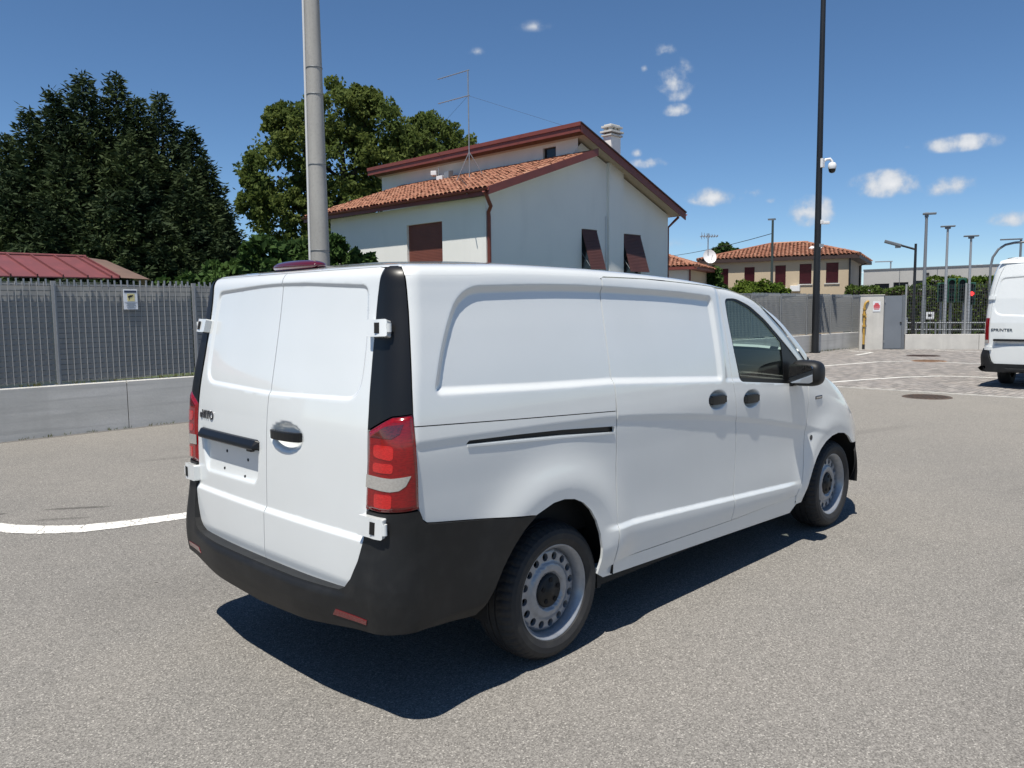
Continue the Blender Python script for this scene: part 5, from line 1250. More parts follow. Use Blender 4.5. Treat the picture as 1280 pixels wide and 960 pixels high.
ck = MB(); ck.box((20.92,HY0-.12,0),(21.80,HY0-.001,6.92)); ck.build('flue_breast', M['gable_wall'], house)
MB().tube([(20.84,HY0-.03,3.0),(20.84,HY0-.03,5.0)],.022,8).build('wall_conduit', M['white_plastic'], house)
ch = MB(); ch.box((21.16,14.99,6.5),(21.74,15.34,7.93)); chim = ch.build('chimney', M['white_wall'], ur)
for (z,e) in ((7.935,.06),(8.06,.09),(8.24,.06)):
    MB().box((21.16-e,14.99-e,z),(21.74+e,15.34+e,z+.07)).build('chimney_slab', M['concrete_pale'], chim, bevel=.01)
cp_ = MB(); [cp_.box((x0,y0,8.131),(x0+.12,y0+.12,8.239)) for x0 in (21.17,21.39,21.61) for y0 in (15.0,15.21)]; cp_.box((21.25,15.06,8.0),(21.65,15.27,8.235)); cp_.build('chimney_cowl', M['concrete'], chim)
MB().box((21.18,15.0,8.311),(21.72,15.33,8.37)).build('chimney_slab', M['concrete'], chim, bevel=.02)
# roller blind and two propped blinds
bl_ = MB(); z = 3.0
while z < 4.60: bl_.box((HX0+.085,17.10,z+.004),(HX0+.115,18.98,z+.047)); z += .05
o = bl_.build('roller_blind', M['shutter'], house, fix=False)
MB().box((HX0+.12,17.1,3.0),(HX0+.13,18.98,4.6)).build('blind_backing', M['shutter_dark'], o)
wsil = MB(); wsil.box((HX0-.03,17.04,2.93),(HX0+.05,19.04,2.998)); wsil.build('window_sill', M['concrete_pale'], house)
for (x0,x1,zt) in ((19.50,20.34,4.46),(21.85,23.03,4.43)):
    b_ = MB(); dz = 1.42; dy = .44; n = 26
    for i in range(n):
        t0, t1 = i/n+.004, (i+1)/n-.004; b_.obox(((x0+x1)/2, HY0+.02-dy*(t0+t1)/2, zt-dz*(t0+t1)/2),((x1-x0)/2,0,0),(0,-dy*(t1-t0)/2,-dz*(t1-t0)/2),(0,.012,-.006))
    w = b_.build('propped_blind', M['shutter_dark'], house, fix=False)
    pr = MB(); [pr.tube([(x,HY0+.08,zt-.75),(x,HY0+.02-dy*.97,zt-dz*.97)],.010,6) for x in (x0+.02,x1-.02)]; pr.build('prop_arm', M['metal_grey'], w)
    MB().box((x0-.01,HY0+.136,2.9),(x1+.01,HY0+.146,zt+.03)).build('window', M['window_dark'], house)
# aerial mast with guys, and the junk aerials under the eaves
am = empty('aerial_mast', (17.5,18.65,6.4), 'tall thin television aerial mast with two bars on the tiled roof', 'antenna')
B_ = Vector((17.5,18.65,zlow(17.5))); T_ = Vector((17.5,18.65,10.30))
MB().tube([B_,T_],.022,8).build('mast', M['galv'], am)
for z in (10.28,9.39):
    bmz = MB(); bmz.tube([(17.5,18.58,z),(17.5,20.33,z+.02)],.017,6); [bmz.tube([(17.5,18.78+i*.16,z-.035),(17.5,18.78+i*.16,z+.035)],.006,5) for i in range(10)]; bmz.build('aerial_bar', M['galv'], am)
for e in ((17.2,19.05),(17.9,18.35)): MB().tube([B_+Vector((0,0,.95)),(e[0],e[1],zlow(min(e[0],19.2)))],.018,6).build('strut', M['galv'], am)
for e,zz in (((19.3,15.2,7.93),9.39),((19.2,24.5,7.93),9.39)): MB().tube([(17.5,18.65,zz),e],.004,5).build('guy_wire', M['ink'], am)
sd_ = empty('receiver_cluster', (18.9,21.8,7.0), 'cluster of white receiver boxes on a bracket under the upper eaves', 'antenna')
MB().obox((18.7,22.05,7.16),(.16,.12,0),(-.06,.10,0),(0,0,.09)).build('receiver_box', M['white_plastic'], sd_, bevel=.02); MB().obox((18.75,21.7,6.92),(.13,.02,0),(0,.18,0),(0,0,.11)).build('receiver_box', M['white_plastic'], sd_, bevel=.02)
MB().obox((18.8,21.3,7.02),(.02,.16,0),(.12,0,.02),(0,0,.16)).build('reflector_grid', M['galv'], sd_); MB().tube([(18.8,21.9,6.78),(18.8,21.9,7.4)],.025,8).build('bracket', M['galv'], sd_)
tag(MB().tube([(18.7,21.2,6.9),(17.2,18.9,6.5),(15.2,16.3,5.72),(14.2,15.2,5.2)],.014,6).build('aerial_cable', M['ink']), 'black aerial cable drooping over the tiled roof', 'cable')

# ------------------------------------------------------------------ the beige house, the small house, hall, shed
A2 = math.radians(16.7); C2 = Vector((41.72,14.49,0)); U2 = Vector((-math.sin(A2),math.cos(A2),0)); V2_ = Vector((math.cos(A2),math.sin(A2),0))
def h2(u, v, z): p = C2+U2*u+V2_*v; return (p.x,p.y,z)
bh = empty('beige_house', tuple(C2), 'low beige house with burgundy shutters and a hipped tile roof', 'house')
W2, D2 = 7.75, 8.5
wins = [(6.55,7.18,2.93,3.85),(4.98,5.62,3.0,3.89),(3.05,3.66,2.79,3.93),(1.62,2.28,2.87,3.97),(.22+.45,.98+.36,2.88,3.98)]
wins = [(6.52,7.10,2.70,3.86),(5.02,5.60,2.70,3.90),(3.30,3.88,2.70,3.94),(1.92,2.56,2.86,3.98),(.52,1.16,2.88,4.0)]
wall_with_holes('wall', 0, W2, lambda u: 4.42, wins, lambda u,z,d: h2(u,d,z), M['beige_wall'], bh, depth=.10)
rw = MB(); rw.poly([h2(0,0,0),h2(0,D2,0),h2(0,D2,4.42),h2(0,0,4.42)],[(0,1,2,3)]); rw.poly([h2(W2,0,0),h2(W2,D2,0),h2(W2,D2,4.42),h2(W2,0,4.42)],[(0,1,2,3)]); rw.poly([h2(0,D2,0),h2(W2,D2,0),h2(W2,D2,4.42),h2(0,D2,4.42)],[(0,1,2,3)]); rw.build('side_wall', mat('shaded_beige_render',(.40,.34,.27),.9,noise=[(.6,6,(.33,.28,.23),.8,(.42,.7))]), bh, fix=False)  # side walls use a darker copy of the render, shade painted in
for (a,b,z0,z1) in wins:
    s = MB(); z = z0
    while z < z1-.03: s.poly([h2(a,.055,z),h2(b,.055,z),h2(b,.04,z+.05),h2(a,.04,z+.05),h2(a,.07,z),h2(b,.07,z),h2(b,.07,z+.052),h2(a,.07,z+.052)],[(0,1,2,3),(4,7,6,5),(0,4,5,1),(2,6,7,3)]); z += .055
    w = s.build('shutter', M['burgundy'], bh, fix=False)
    MB().poly([h2(a-.08,-.05,z0-.06),h2(b+.08,-.05,z0-.06),h2(b+.08,.06,z0-.06),h2(a-.08,.06,z0-.06),h2(a-.08,-.05,z0),h2(b+.08,-.05,z0),h2(b+.08,.06,z0),h2(a-.08,.06,z0)],[(0,3,2,1),(4,5,6,7),(0,1,5,4),(1,2,6,5),(2,3,7,6),(3,0,4,7)]).build('window_sill', M['concrete_pale'], bh)
e = .55; ez = 4.40; rz = 5.45
E_ = [h2(-e,-.24,ez),h2(W2+e,-.24,ez),h2(W2+e,D2+e,ez),h2(-e,D2+e,ez)]; R_ = [h2(2.9,D2/2,rz),h2(W2-2.9,D2/2,rz)]
rf = MB(); rf.poly(E_+R_,[(0,1,5,4),(1,2,5),(2,3,4,5),(3,0,4)]); broof = rf.build('roof', M['tile_base'], bh)
ev = MB(); lowr = [(x,y,z-.20) for x,y,z in E_]; ev.poly([(x,y,z-.01) for x,y,z in E_]+lowr,[(i,(i+1)%4,4+(i+1)%4,4+i) for i in range(4)]+[(4,5,6,7)]); ev.build('eaves', mat('dark_eaves',(.045,.026,.022),.6), broof)
def tri_tiles(parent, P, Q, R1, R2_, da, du, limit):
    """tiles over the roof slope whose eaves run P..Q and whose ridge runs R1..R2"""
    P, Q, R1, R2_ = map(Vector, (P,Q,R1,R2_)); ac = (Q-P).normalized(); n = ac.cross(R1-P).normalized()
    if n.z < 0: n = -n
    us = n.cross(ac).normalized()
    if us.z < 0: us = -us
    L = (Q-P).length; H = (R1-P).dot(us); a1 = (R1-P).dot(ac); a2 = (R2_-P).dot(ac)
    tm = coppo(da*.98,du*1.25,4); tv = [v.co.copy() for v in tm.vertices]; tf = [tuple(p.vertices) for p in tm.polygons]; V = []; F = []
    m = Matrix((ac,us,n)).transposed(); j = 0
    while j*du < H:
        f = j*du/H; x0 = a1*f; x1 = L+(a2-L)*f; k = int((x1-x0)/da)
        for i in range(k):
            pos = P+ac*(x0+(i+.5)*da+random.gauss(0,.01))+us*(j*du+random.gauss(0,.015))+n*(.012+random.gauss(0,.006)); b = len(V); V += [pos+m @ v for v in tv]; F += [tuple(b+q for q in t) for t in tf]
        j += 1
    me = bpy.data.meshes.new('tile_field'); me.from_pydata([tuple(v) for v in V],[],F); me.polygons.foreach_set('use_smooth',[True]*len(F)); o = link('tile_field', me, M['tile'], parent); o['kind'] = 'stuff'
tri_tiles(broof, E_[0],E_[1],R_[0],R_[1], .22,.36,0); tri_tiles(broof, E_[3],E_[0],R_[0],R_[0], .22,.36,0)
def ridge(parent, a, b):
    a, b = Vector(a), Vector(b); MB().tube([a+Vector((0,0,.02)), b+Vector((0,0,.02))],.10,8).build('ridge_tile', M['tile'], parent)
ridge(broof,E_[0],R_[0]); ridge(broof,R_[0],R_[1]); ridge(broof,E_[1],R_[1])
gz = MB(); [gz.tube([tuple(Vector(h2(u,v,z))) for (u,v,z) in q],.05,8) for q in ([(.0-.06,-.06,0),(-.06,-.06,4.2)],[(-.06,6.5,0),(-.06,6.5,4.05),(-.5,6.6,4.25)])]; gz.build('downpipe', M['pole_black'], bh)
MB().obox(h2(1.95,2.0,4.98),(U2*.35),(V2_*.45+Vector((0,0,.09))),(0,0,.05)).build('skylight', M['white_plastic'], broof)
MB().obox(h2(2.75,-.10,2.62),(U2*.26),(V2_*.18),(0,0,.16)).build('outdoor_unit', M['white_plastic'], bh, bevel=.02)
sh3 = empty('small_house', (33,18,0), 'small pale house with a hipped tile roof behind the van roof', 'house')
C3 = Vector((31.9,17.3,0)); A3 = math.radians(20); U3 = Vector((-math.sin(A3),math.cos(A3),0)); V3 = Vector((math.cos(A3),math.sin(A3),0))
def h3(u,v,z): p = C3+U3*u+V3*v; return (p.x,p.y,z)
# visible: a sunlit wall towards the yard and a shaded return
C3 = Vector((31.2,17.95,0)); w3, d3 = 5.0, 6.0
wall_with_holes('wall',0,w3,lambda u: 3.62,[(1.0,1.55,2.6,3.38)],lambda u,z,d: h3(u,d,z),M['white_wall'],sh3,depth=.1)
rw = MB(); rw.poly([h3(0,0,0),h3(0,d3,0),h3(0,d3,3.62),h3(0,0,3.62)],[(0,1,2,3)]); rw.poly([h3(w3,0,0),h3(w3,d3,0),h3(w3,d3,3.62),h3(w3,0,3.62)],[(0,1,2,3)]); rw.build('side_wall',M['beige_wall'],sh3,fix=False)
MB().poly([h3(1.0,.09,2.6),h3(1.55,.09,2.6),h3(1.55,.09,3.38),h3(1.0,.09,3.38)],[(0,1,2,3)]).build('window',M['window_dark'],sh3,fix=False)
E3 = [h3(-.45,-.45,3.60),h3(w3+.45,-.45,3.60),h3(w3+.45,d3+.45,3.60),h3(-.45,d3+.45,3.60)]; R3 = [h3(2.3,d3/2,4.52),h3(w3-2.3,d3/2,4.52)]
r3 = MB(); r3.poly(E3+R3,[(0,1,5,4),(1,2,5),(2,3,4,5),(3,0,4)]); roof3 = r3.build('roof',M['tile_base'],sh3)
ev = MB(); lowr = [(x,y,z-.14) for x,y,z in E3]; ev.poly([(x,y,z-.01) for x,y,z in E3]+lowr,[(i,(i+1)%4,4+(i+1)%4,4+i) for i in range(4)]+[(4,5,6,7)]); ev.build('eaves',M['fascia'],roof3)
tri_tiles(roof3,E3[0],E3[1],R3[0],R3[1],.21,.35,0); tri_tiles(roof3,E3[3],E3[0],R3[0],R3[0],.21,.35,0); ridge(roof3,E3[0],R3[0])
MB().tube([h3(-.05,-.05,0),h3(-.05,-.05,3.5)],.045,8).build('downpipe',M['fascia'],sh3)
# dish and aerial seen above the small house
ds = empty('satellite_dish', (29.9,15.93,0), 'white satellite dish on a mast below a yagi aerial', 'antenna')
dpos = Vector((35.46,19.36,4.33)); MB().tube([(35.5,19.5,0),(35.5,19.5,5.55)],.03,8).build('mast',M['galv'],ds)
dn = Vector((-.62,-.72,.30)).normalized(); a1 = dn.cross(Vector((0,0,1))).normalized(); a2 = a1.cross(dn); V = [dpos-dn*.10]; F = []
for k in (1,2,3):
    for i in range(20):
        t = 2*math.pi*i/20; r = .36*k/3; V.append(dpos+a1*r*math.cos(t)+a2*r*1.08*math.sin(t)-dn*.10*(1-(k/3)**2))
for i in range(20): F.append((0,1+i,1+(i+1)%20))
for k in range(2): F += [(1+k*20+i,1+k*20+20+i,1+k*20+20+(i+1)%20,1+k*20+(i+1)%20) for i in range(20)]
MB().poly(V,F,True).poly([v-dn*.012 for v in V],[tuple(reversed(f)) for f in F],True).build('dish',M['white_plastic'],ds,fix=False); MB().tube([dpos-a2*.4,dpos+dn*.45-a2*.1],.012,6).build('feed_arm',M['galv'],ds)
ya_ = MB(); q = Vector((35.5,19.5,5.40)); 
for i in range(7): ya_.tube([q+a1*(.35-.14*i)+Vector((0,0,-.16+.02*i)), q+a1*(.35-.14*i)+Vector((0,0,.20-.02*i))],.014,5); ya_.tube([q+a1*(.35-.14*i)-a2*.0+dn*.16,q+a1*(.35-.14*i)-dn*.16],.014,5)
ya_.tube([q-a1*.55,q+a1*.45],.02,6); ya_.build('yagi_aerial',M['galv'],ds)
# long precast hall
hl = empty('industrial_hall', (70,18,0), 'long low grey industrial hall with dark strip windows beyond the hedge', 'building')
HXX = 67.6; 
def hpos(y): return HXX+(23.5-y)*.26
holes = [(-22.75,-21.65,2.9,3.40),(-21.35,-20.25,2.9,3.48),(-19.9,-18.6,2.9,3.58),(-17.9,-16.2,2.9,3.72),(-15.6,-13.9,2.9,3.75)]
wall_with_holes('wall',-23.6,-2,lambda u: 4.52+.012*(u+23.6),holes,lambda u,z,d: (hpos(-u)+d,-u,z),M['panel_concrete'],hl,depth=.2)
for (a,b,z0,z1) in holes: MB().poly([(hpos(-a)+.15,-a,z0),(hpos(-b)+.15,-b,z0),(hpos(-b)+.15,-b,z1),(hpos(-a)+.15,-a,z1)],[(0,1,2,3)]).build('window',M['window_dark'],hl,fix=False)
cpn = MB(); cpn.poly([(hpos(23.62)-.06,23.62,4.53),(hpos(2)-.06,2,4.79),(hpos(2)+.3,2,4.79),(hpos(23.62)+.3,23.62,4.53),(hpos(23.62)-.06,23.62,4.63),(hpos(2)-.06,2,4.89),(hpos(2)+.3,2,4.89),(hpos(23.62)+.3,23.62,4.63)],[(0,1,5,4),(1,2,6,5),(2,3,7,6),(3,0,4,7),(4,5,6,7),(0,3,2,1)]); cpn.build('parapet_flashing',M['metal_grey'],hl)
MB().poly([(hpos(23.6),23.6,0),(hpos(23.6)+20,27,0),(hpos(23.6)+20,27,4.5),(hpos(23.6),23.6,4.52)],[(0,1,2,3)]).build('end_wall',M['panel_concrete'],hl,fix=False)
MB().poly([(hpos(23.6)+6,26.6,4.6),(hpos(16)+4,16.5,4.85),(hpos(16)+6,16.5,5.0),(hpos(23.6)+8,27.4,4.72)],[(0,1,2,3)]).build('roof',M['white_plastic'],hl,fix=False)
for y in (20.9,18.2,15.9,13.0): MB().obox((hpos(y)-.01,y,2.2),(.012,0,0),(0,.02,0),(0,0,2.3)).build('panel_joint',M['metal_grey'],hl)
MB().box((hpos(18.9)-.25,18.75,4.0),(hpos(18.9)-.02,18.95,4.2)).build('wall_lamp',M['ink'],hl)
# red metal shed roof
sh = empty('red_roof_shed', (0,14,0), 'shed with a red standing-seam metal roof behind the fence', 'shed')
zr = lambda y: 2.88-.25*(15.0-y)
MB().box((-9,13.35,0),(3.0,15,2.30)).build('wall',M['concrete'],sh)
n = 0; x = -9.0
while x < 3.0:
    x1 = min(x+.425,3.05); mb = MB(); mb.poly([(x+.012,13.0,zr(13.0)),(x1-.012,13.0,zr(13.0)),(x1-.012,15.0,zr(15)),(x+.012,15.0,zr(15)),(x+.012,13.0,zr(13.0)-.02),(x1-.012,13.0,zr(13.0)-.02),(x1-.012,15.0,zr(15)-.02),(x+.012,15.0,zr(15)-.02)],[(0,1,2,3),(4,7,6,5),(0,4,5,1),(1,5,6,2),(2,6,7,3),(3,7,4,0)])
    mb.build('roof_panel',M['red_sheet'],sh)
    MB().obox((x1,14.0,zr(14.0)+.02),(.011,0,0),(0,1.0,.25),(0,-.005,.022)).build('roof_seam',M['red_sheet'],sh); x += .425
MB().tube([(-9,15.0,zr(15)+.01),(3.1,15.0,zr(15)+.01)],.035,8).build('ridge_cap',M['red_sheet'],sh)
hp_ = MB(); hp_.poly([(3.07,15.0,zr(15)),(3.07,13.0,zr(13)),(3.62,13.0,zr(13)-.02),(3.50,15.0,zr(15)-.05),(4.25,15.0,2.30)],[(0,1,2,3),(3,2,4)]); hp_.build('hip_flashing',M['brown_sheet'],sh,fix=False)

# ------------------------------------------------------------------ the second white van, parked at the right
v2 = empty('parked_van', (15.3,.16,0), 'tall white panel van parked at the right edge, seen from behind', 'van')
VX, VY, VW, VH = 15.25, .16, 1.01, 2.60
def v2half(z): return np.interp(z,[.4,.6,1.2,1.6,2.0,2.3,2.45,2.53,2.58,2.60],[.985,1.0,1.01,.995,.955,.905,.86,.80,.70,.60])
def v2x(z): return np.interp(z,[.4,.8,1.3,1.8,2.2,2.45,2.53,2.58,2.60],[0,0,.01,.06,.13,.19,.23,.30,.42])
def v2map(s, z):
    """s: metres along the plan outline from the rear centre, positive to the left (+y)"""
    s = np.asarray(s,float); z = np.asarray(z,float); R = .16; w = v2half(z); a = w-R; L = R*math.pi/2; sa = np.abs(s)
    k = sa-(1.01-R); th = np.clip(k,0,L)/R
    y = np.where(k < 0, sa*a/(1.01-R), a+R*np.sin(th)); x = np.where(k < 0, 0, R*(1-np.cos(th)))+np.maximum(k-L,0)
    x = x+v2x(z)+.05*(y/1.0)**2
    return np.stack([VX+x, VY+np.sign(s)*y, z],-1)
VR = rounded([(.10,1.42),(.86,1.45),(.84,2.20),(.10,2.24)],[.1,.2,.12,.1]); VP = rounded([(.06,.82),(.72,.82),(.80,.93),(.06,.95)],[.02,.06,.05,.02])
def v2relief(s, z):
    q = np.stack([np.abs(np.ravel(s)),np.ravel(z)],-1); d = -.016*sstep(0,.04,sdf(q,VR))-.05*sstep(0,.03,sdf(q,rounded([(.04,.86),(.80,.86),(.80,.95),(.04,.95)],.04))); return d.reshape(np.shape(s))
def off2(o):
    def f(s,z):
        P = v2map(s,z); e = 1e-3; n = np.cross(v2map(np.asarray(s)+e,z)-v2map(np.asarray(s)-e,z), v2map(s,np.asarray(z)+e)-v2map(s,np.asarray(z)-e)); n /= np.linalg.norm(n,axis=-1)[...,None]+1e-9
        c = np.array([VX+2,VY,1.3]); n *= np.sign(((P-c)*n).sum(-1))[...,None]; oo = o(s,z) if callable(o) else np.full(np.shape(s),o); return P+n*oo[...,None]
    return f
RF2 = (VX+2,VY,1.3); f2 = off2(v2relief)
panel('rear_door', f2, [(.004,.50),(.80,.50),(.84,.56),(.885,.75),(.885,1.9),(.865,2.2),(.84,2.40),(.80,2.47),(.004,2.49)], .03, PT, v2, ref=RF2, rings=np.vstack([inset(VR,k) for k in (.002,.014,.028,.042)]), label='left-hand rear door with lettering')
panel('rear_door', f2, [(-.004,.50),(-.80,.50),(-.84,.56),(-.885,.75),(-.885,1.9),(-.865,2.2),(-.84,2.40),(-.80,2.47),(-.004,2.49)], .04, PT, v2, ref=RF2, label='right-hand rear door')
for sg in (1,-1):
    panel('body_side', off2(.0), [(sg*a,b) for a,b in [(.892,.75),(.892,1.9),(.872,2.2),(.848,2.40),(.81,2.48),(.81,2.58),(6.2,2.58),(6.2,.42),(.99,.42),(.99,.75)]], .12, PT, v2, ref=RF2)
    tl2 = panel('tail_lamp', off2(.006), [(sg*a,b) for a,b in rounded([(.895,.90),(.985,.90),(.985,1.40),(.90,1.40)],.015)], .03, M['red_lens'], v2, ref=RF2, thick=.02)
    panel('reversing_lens', off2(.009), [(sg*a,b) for a,b in [(.90,.905),(.98,.905),(.98,.965),(.90,.965)]], .03, M['clear_lens'], tl2, ref=RF2, thick=.004)
    panel('rear_bumper', off2(lambda s,z: .055*sstep(.86,.62,z)+.004), [(sg*a,b) for a,b in [(0,.34),(0,.50),(.79,.50),(.85,.56),(.888,.74),(.99,.80),(1.3,.78),(1.5,.55),(1.5,.36),(.9,.33)]], .05, M['black'], v2, ref=RF2, thick=.06)
    for zc in (.80,1.80):
        panel('hinge', off2(.03), [(sg*a,b) for a,b in rounded([(.84,zc-.035),(.965,zc-.035),(.965,zc+.035),(.84,zc+.035)],.01)], .03, PT, v2, ref=RF2, thick=.04)
    for cx in (16.42,20.1):
        lathe('tyre',[(.20,0),(.25,.012),(.32,.012),(.345,-.02),(.35,-.05),(.35,-.17),(.34,-.2),(.25,-.21),(.2,-.2)],M['rubber'],v2,(cx,VY+sg*.90,.352),n=48,sgn=sg)
        lathe('rim',[(.21,-.005),(.20,-.03),(.15,-.05),(.07,-.02),(0,-.02)],M['steel_wheel'],v2,(cx,VY+sg*.90,.352),n=32,sgn=sg)
rf2 = MB(); P = [(VX+.42,VY-.60,2.598),(VX+.42,VY+.60,2.598),(VX+5.3,VY+.60,2.598),(VX+5.3,VY-.60,2.598)]; rf2.poly(P,[(0,1,2,3)])
for sg in (1,-1): rf2.poly([(VX+.30,VY+sg*.71,2.575),(VX+5.3,VY+sg*.71,2.575),(VX+5.3,VY+sg*.58,2.60),(VX+.42,VY+sg*.58,2.60)],[(0,1,2,3)])
rf2.poly([(VX+.20,VY-.80,2.475),(VX+.20,VY+.80,2.475),(VX+.24,VY+.78,2.53),(VX+.42,VY+.60,2.598),(VX+.42,VY-.60,2.598),(VX+.24,VY-.78,2.53)],[(0,1,2,5),(5,2,3,4)]); rf2.build('roof',PT,v2,fix=False)
nz2 = MB(); nz2.prism([(VX+5.3,.42),(VX+6.6,.42),(VX+6.75,.8),(VX+6.6,1.15),(VX+5.9,1.4),(VX+5.4,2.1),(VX+5.25,2.58),(VX+5.0,2.58)],'y',VY-.93,VY+.93); nz2.build('cab',PT,v2,bevel=.05)
ub2 = MB(); ub2.box((VX+.3,VY-.75,.36),(VX+5.8,VY+.75,.52)); ub2.tube([(16.42,VY-.8,.36),(16.42,VY+.8,.36)],.06,8); ub2.build('underbody',M['dark'],v2)
stp = MB(); stp.box((VX-.16,VY-.55,.36),(VX+.05,VY+.55,.42)); stp.build('step',M['black'],v2,bevel=.01)
hb2 = MB(); p_ = v2map(np.array([.06]),np.array([.97]))[0]; hb2.box((p_[0]-.03,VY+.05,.945),(p_[0]+.03,VY+.80,.99)); hb2.build('plate_hood',M['black'],v2,bevel=.01)
p_ = v2map(np.array([.86]),np.array([1.165]))[0]; p2_ = v2map(np.array([.52]),np.array([1.165]))[0]
text('SPRINTER',.074,M['chrome'],v2,Vector(p_)+Vector((-.006,0,0)),Vector(p2_)-Vector(p_),(.02,0,1),.002,'model_lettering',off=.0006,sx=1.2)
# ------------------------------------------------------------------ trees, bushes and hedges
def leaf_mesh(name, C, U, Wd, m, parent, kind=None, bend=.25):
    """one pointed leaf (two folded triangles pairs) per centre: C centres, U long half-axes, Wd half-width vectors"""
    n = len(C); nrm = np.cross(U,Wd); nrm /= np.linalg.norm(nrm,axis=1)[:,None]+1e-9; ln = np.linalg.norm(Wd,axis=1)[:,None]
    P = np.stack([C-U, C+Wd+nrm*ln*bend, C+U, C-Wd+nrm*ln*bend],1).reshape(-1,3)
    me = bpy.data.meshes.new(name); me.vertices.add(4*n); me.vertices.foreach_set('co',P.ravel())
    idx = np.arange(4*n).reshape(n,4); T = np.stack([idx[:,[0,1,2]],idx[:,[0,2,3]]],1).reshape(-1)
    me.loops.add(6*n); me.loops.foreach_set('vertex_index',T); me.polygons.add(2*n); me.polygons.foreach_set('loop_start',np.arange(0,6*n,3)); me.polygons.foreach_set('loop_total',np.full(2*n,3)); me.update(calc_edges=True)
    o = link(name, me, m, parent)
    if kind: o['kind'] = kind
    return o
def unit(v): return v/(np.linalg.norm(v,axis=-1,keepdims=True)+1e-9)
def rand_dirs(n): return unit(RNG.normal(size=(n,3)))
def limb(mb, a, b, r0, r1, wob=.1, n=5):
    a, b = Vector(a), Vector(b); pts = []; L = (b-a).length
    for i in range(n+1):
        t = i/n; pts.append(a.lerp(b,t)+Vector((random.gauss(0,wob),random.gauss(0,wob),random.gauss(0,wob*.5)))*L*.12*(1 if 0 < i < n else 0))
    mb.tube(pts,[r0+(r1-r0)*i/n for i in range(n+1)],8); return pts
def broadleaf(name, label, cat, base, clumps, leaf, per, m, trunk_r, group=None, flat=.0, dens=1.0, trunk_top=None):
    """clumps: (x,y,z,rx,ry,rz) foliage masses; every clump is made of smaller leaf bunches on its outer shell and inside"""
    t = empty(name, base, label, cat, group); tr = MB(); top = trunk_top or clumps[0][:3]; fork = Vector(base).lerp(Vector(top),.5)
    limb(tr, base, fork, trunk_r, trunk_r*.7, .3)
    for c in clumps: limb(tr, fork, c[:3], trunk_r*.5, trunk_r*.12, .6)
    tr.build('trunk', M['bark'], t)
    Cs = []; Us = []; Ws = []
    for (x,y,z,rx,ry,rz) in clumps:
        nb = max(6,int(per*dens)); d = rand_dirs(nb); rad = RNG.uniform(.45,1.08,nb)**.6; bc = np.array([x,y,z])+d*rad[:,None]*np.array([rx,ry,rz])
        br = RNG.uniform(.16,.34,nb)*((rx+rz)/2)*.9
        for k in range(nb):
            n = int(52*RNG.uniform(.6,1.3)); dd = rand_dirs(n); pos = bc[k]+dd*(RNG.uniform(.3,1.0,n)**.5)[:,None]*br[k]*np.array([1,1,.8])
            u = unit(dd*.7+rand_dirs(n)*.9+np.array([0,0,-.35])); w = unit(np.cross(u,rand_dirs(n))); s = leaf*RNG.uniform(.7,1.25,n)[:,None]
            Cs.append(pos); Us.append(u*s); Ws.append(w*s*.55)
    leaf_mesh('crown', np.vstack(Cs), np.vstack(Us), np.vstack(Ws), m, t); return t
def conifer(name, label, base, leaders, m):
    t = empty(name, base, label, 'tree'); tr = MB(); Cs = []; Us = []; Ws = []
    for (x,y,h,r,z0) in leaders:
        tr.tube([(x,y,0),(x,y,h*.5),(x,y,h*.985)],[.26,.14,.015],8)
        z = z0
        while z < h:
            f = (h-z)/(h-z0); R = r*(f**.86)*1.02; nb = int(5+9*f)
            a0 = RNG.uniform(0,6.28)
            for k in range(nb):
                a = a0+2*math.pi*k/nb+RNG.normal(0,.2); L = max(.12,R*RNG.uniform(.72,1.14)); droop = -.22-.25*(1-f)*0+RNG.normal(0,.08)
                n = int(7+L*32); tt = RNG.uniform(.18,1.0,n)**.75; tt[-1] = 1.0
                px = x+np.cos(a)*L*tt; py = y+np.sin(a)*L*tt; pz = z+droop*L*tt+.30*L*tt**3+RNG.normal(0,.06,n)
                side = np.array([-np.sin(a),np.cos(a),0]); out = np.array([np.cos(a),np.sin(a),0])
                for q in range(2):
                    sgn = RNG.choice([-1,1],n)[:,None]; u = unit(out*(.5+.3*q)+side*sgn*RNG.uniform(.2,1.0,(n,1))+np.array([0,0,1])*RNG.normal(-.15+.35*q,.4,(n,1)))
                    s = RNG.uniform(.07,.14,n)[:,None]; pos = np.stack([px,py,pz],-1)+u*s*.9+RNG.normal(0,.075,(n,3))
                    Cs.append(pos); Us.append(u*s); Ws.append(unit(np.cross(u,rand_dirs(n)))*s*.28)
            z += RNG.uniform(.17,.25)
        # leader tip
        n = 16; zz = np.linspace(h-.9,h,n); Cs.append(np.stack([np.full(n,x),np.full(n,y),zz],-1)); aa = RNG.uniform(0,6.28,n); Us.append(np.stack([np.cos(aa)*.10*(h+.15-zz)*1.2,np.sin(aa)*.10*(h+.15-zz)*1.2,np.full(n,.10)],-1)); Ws.append(rand_dirs(n)*.03)
    tr.build('trunk', M['bark'], t)
    leaf_mesh('crown', np.vstack(Cs), np.vstack(Us), np.vstack(Ws), m, t, bend=.1); return t
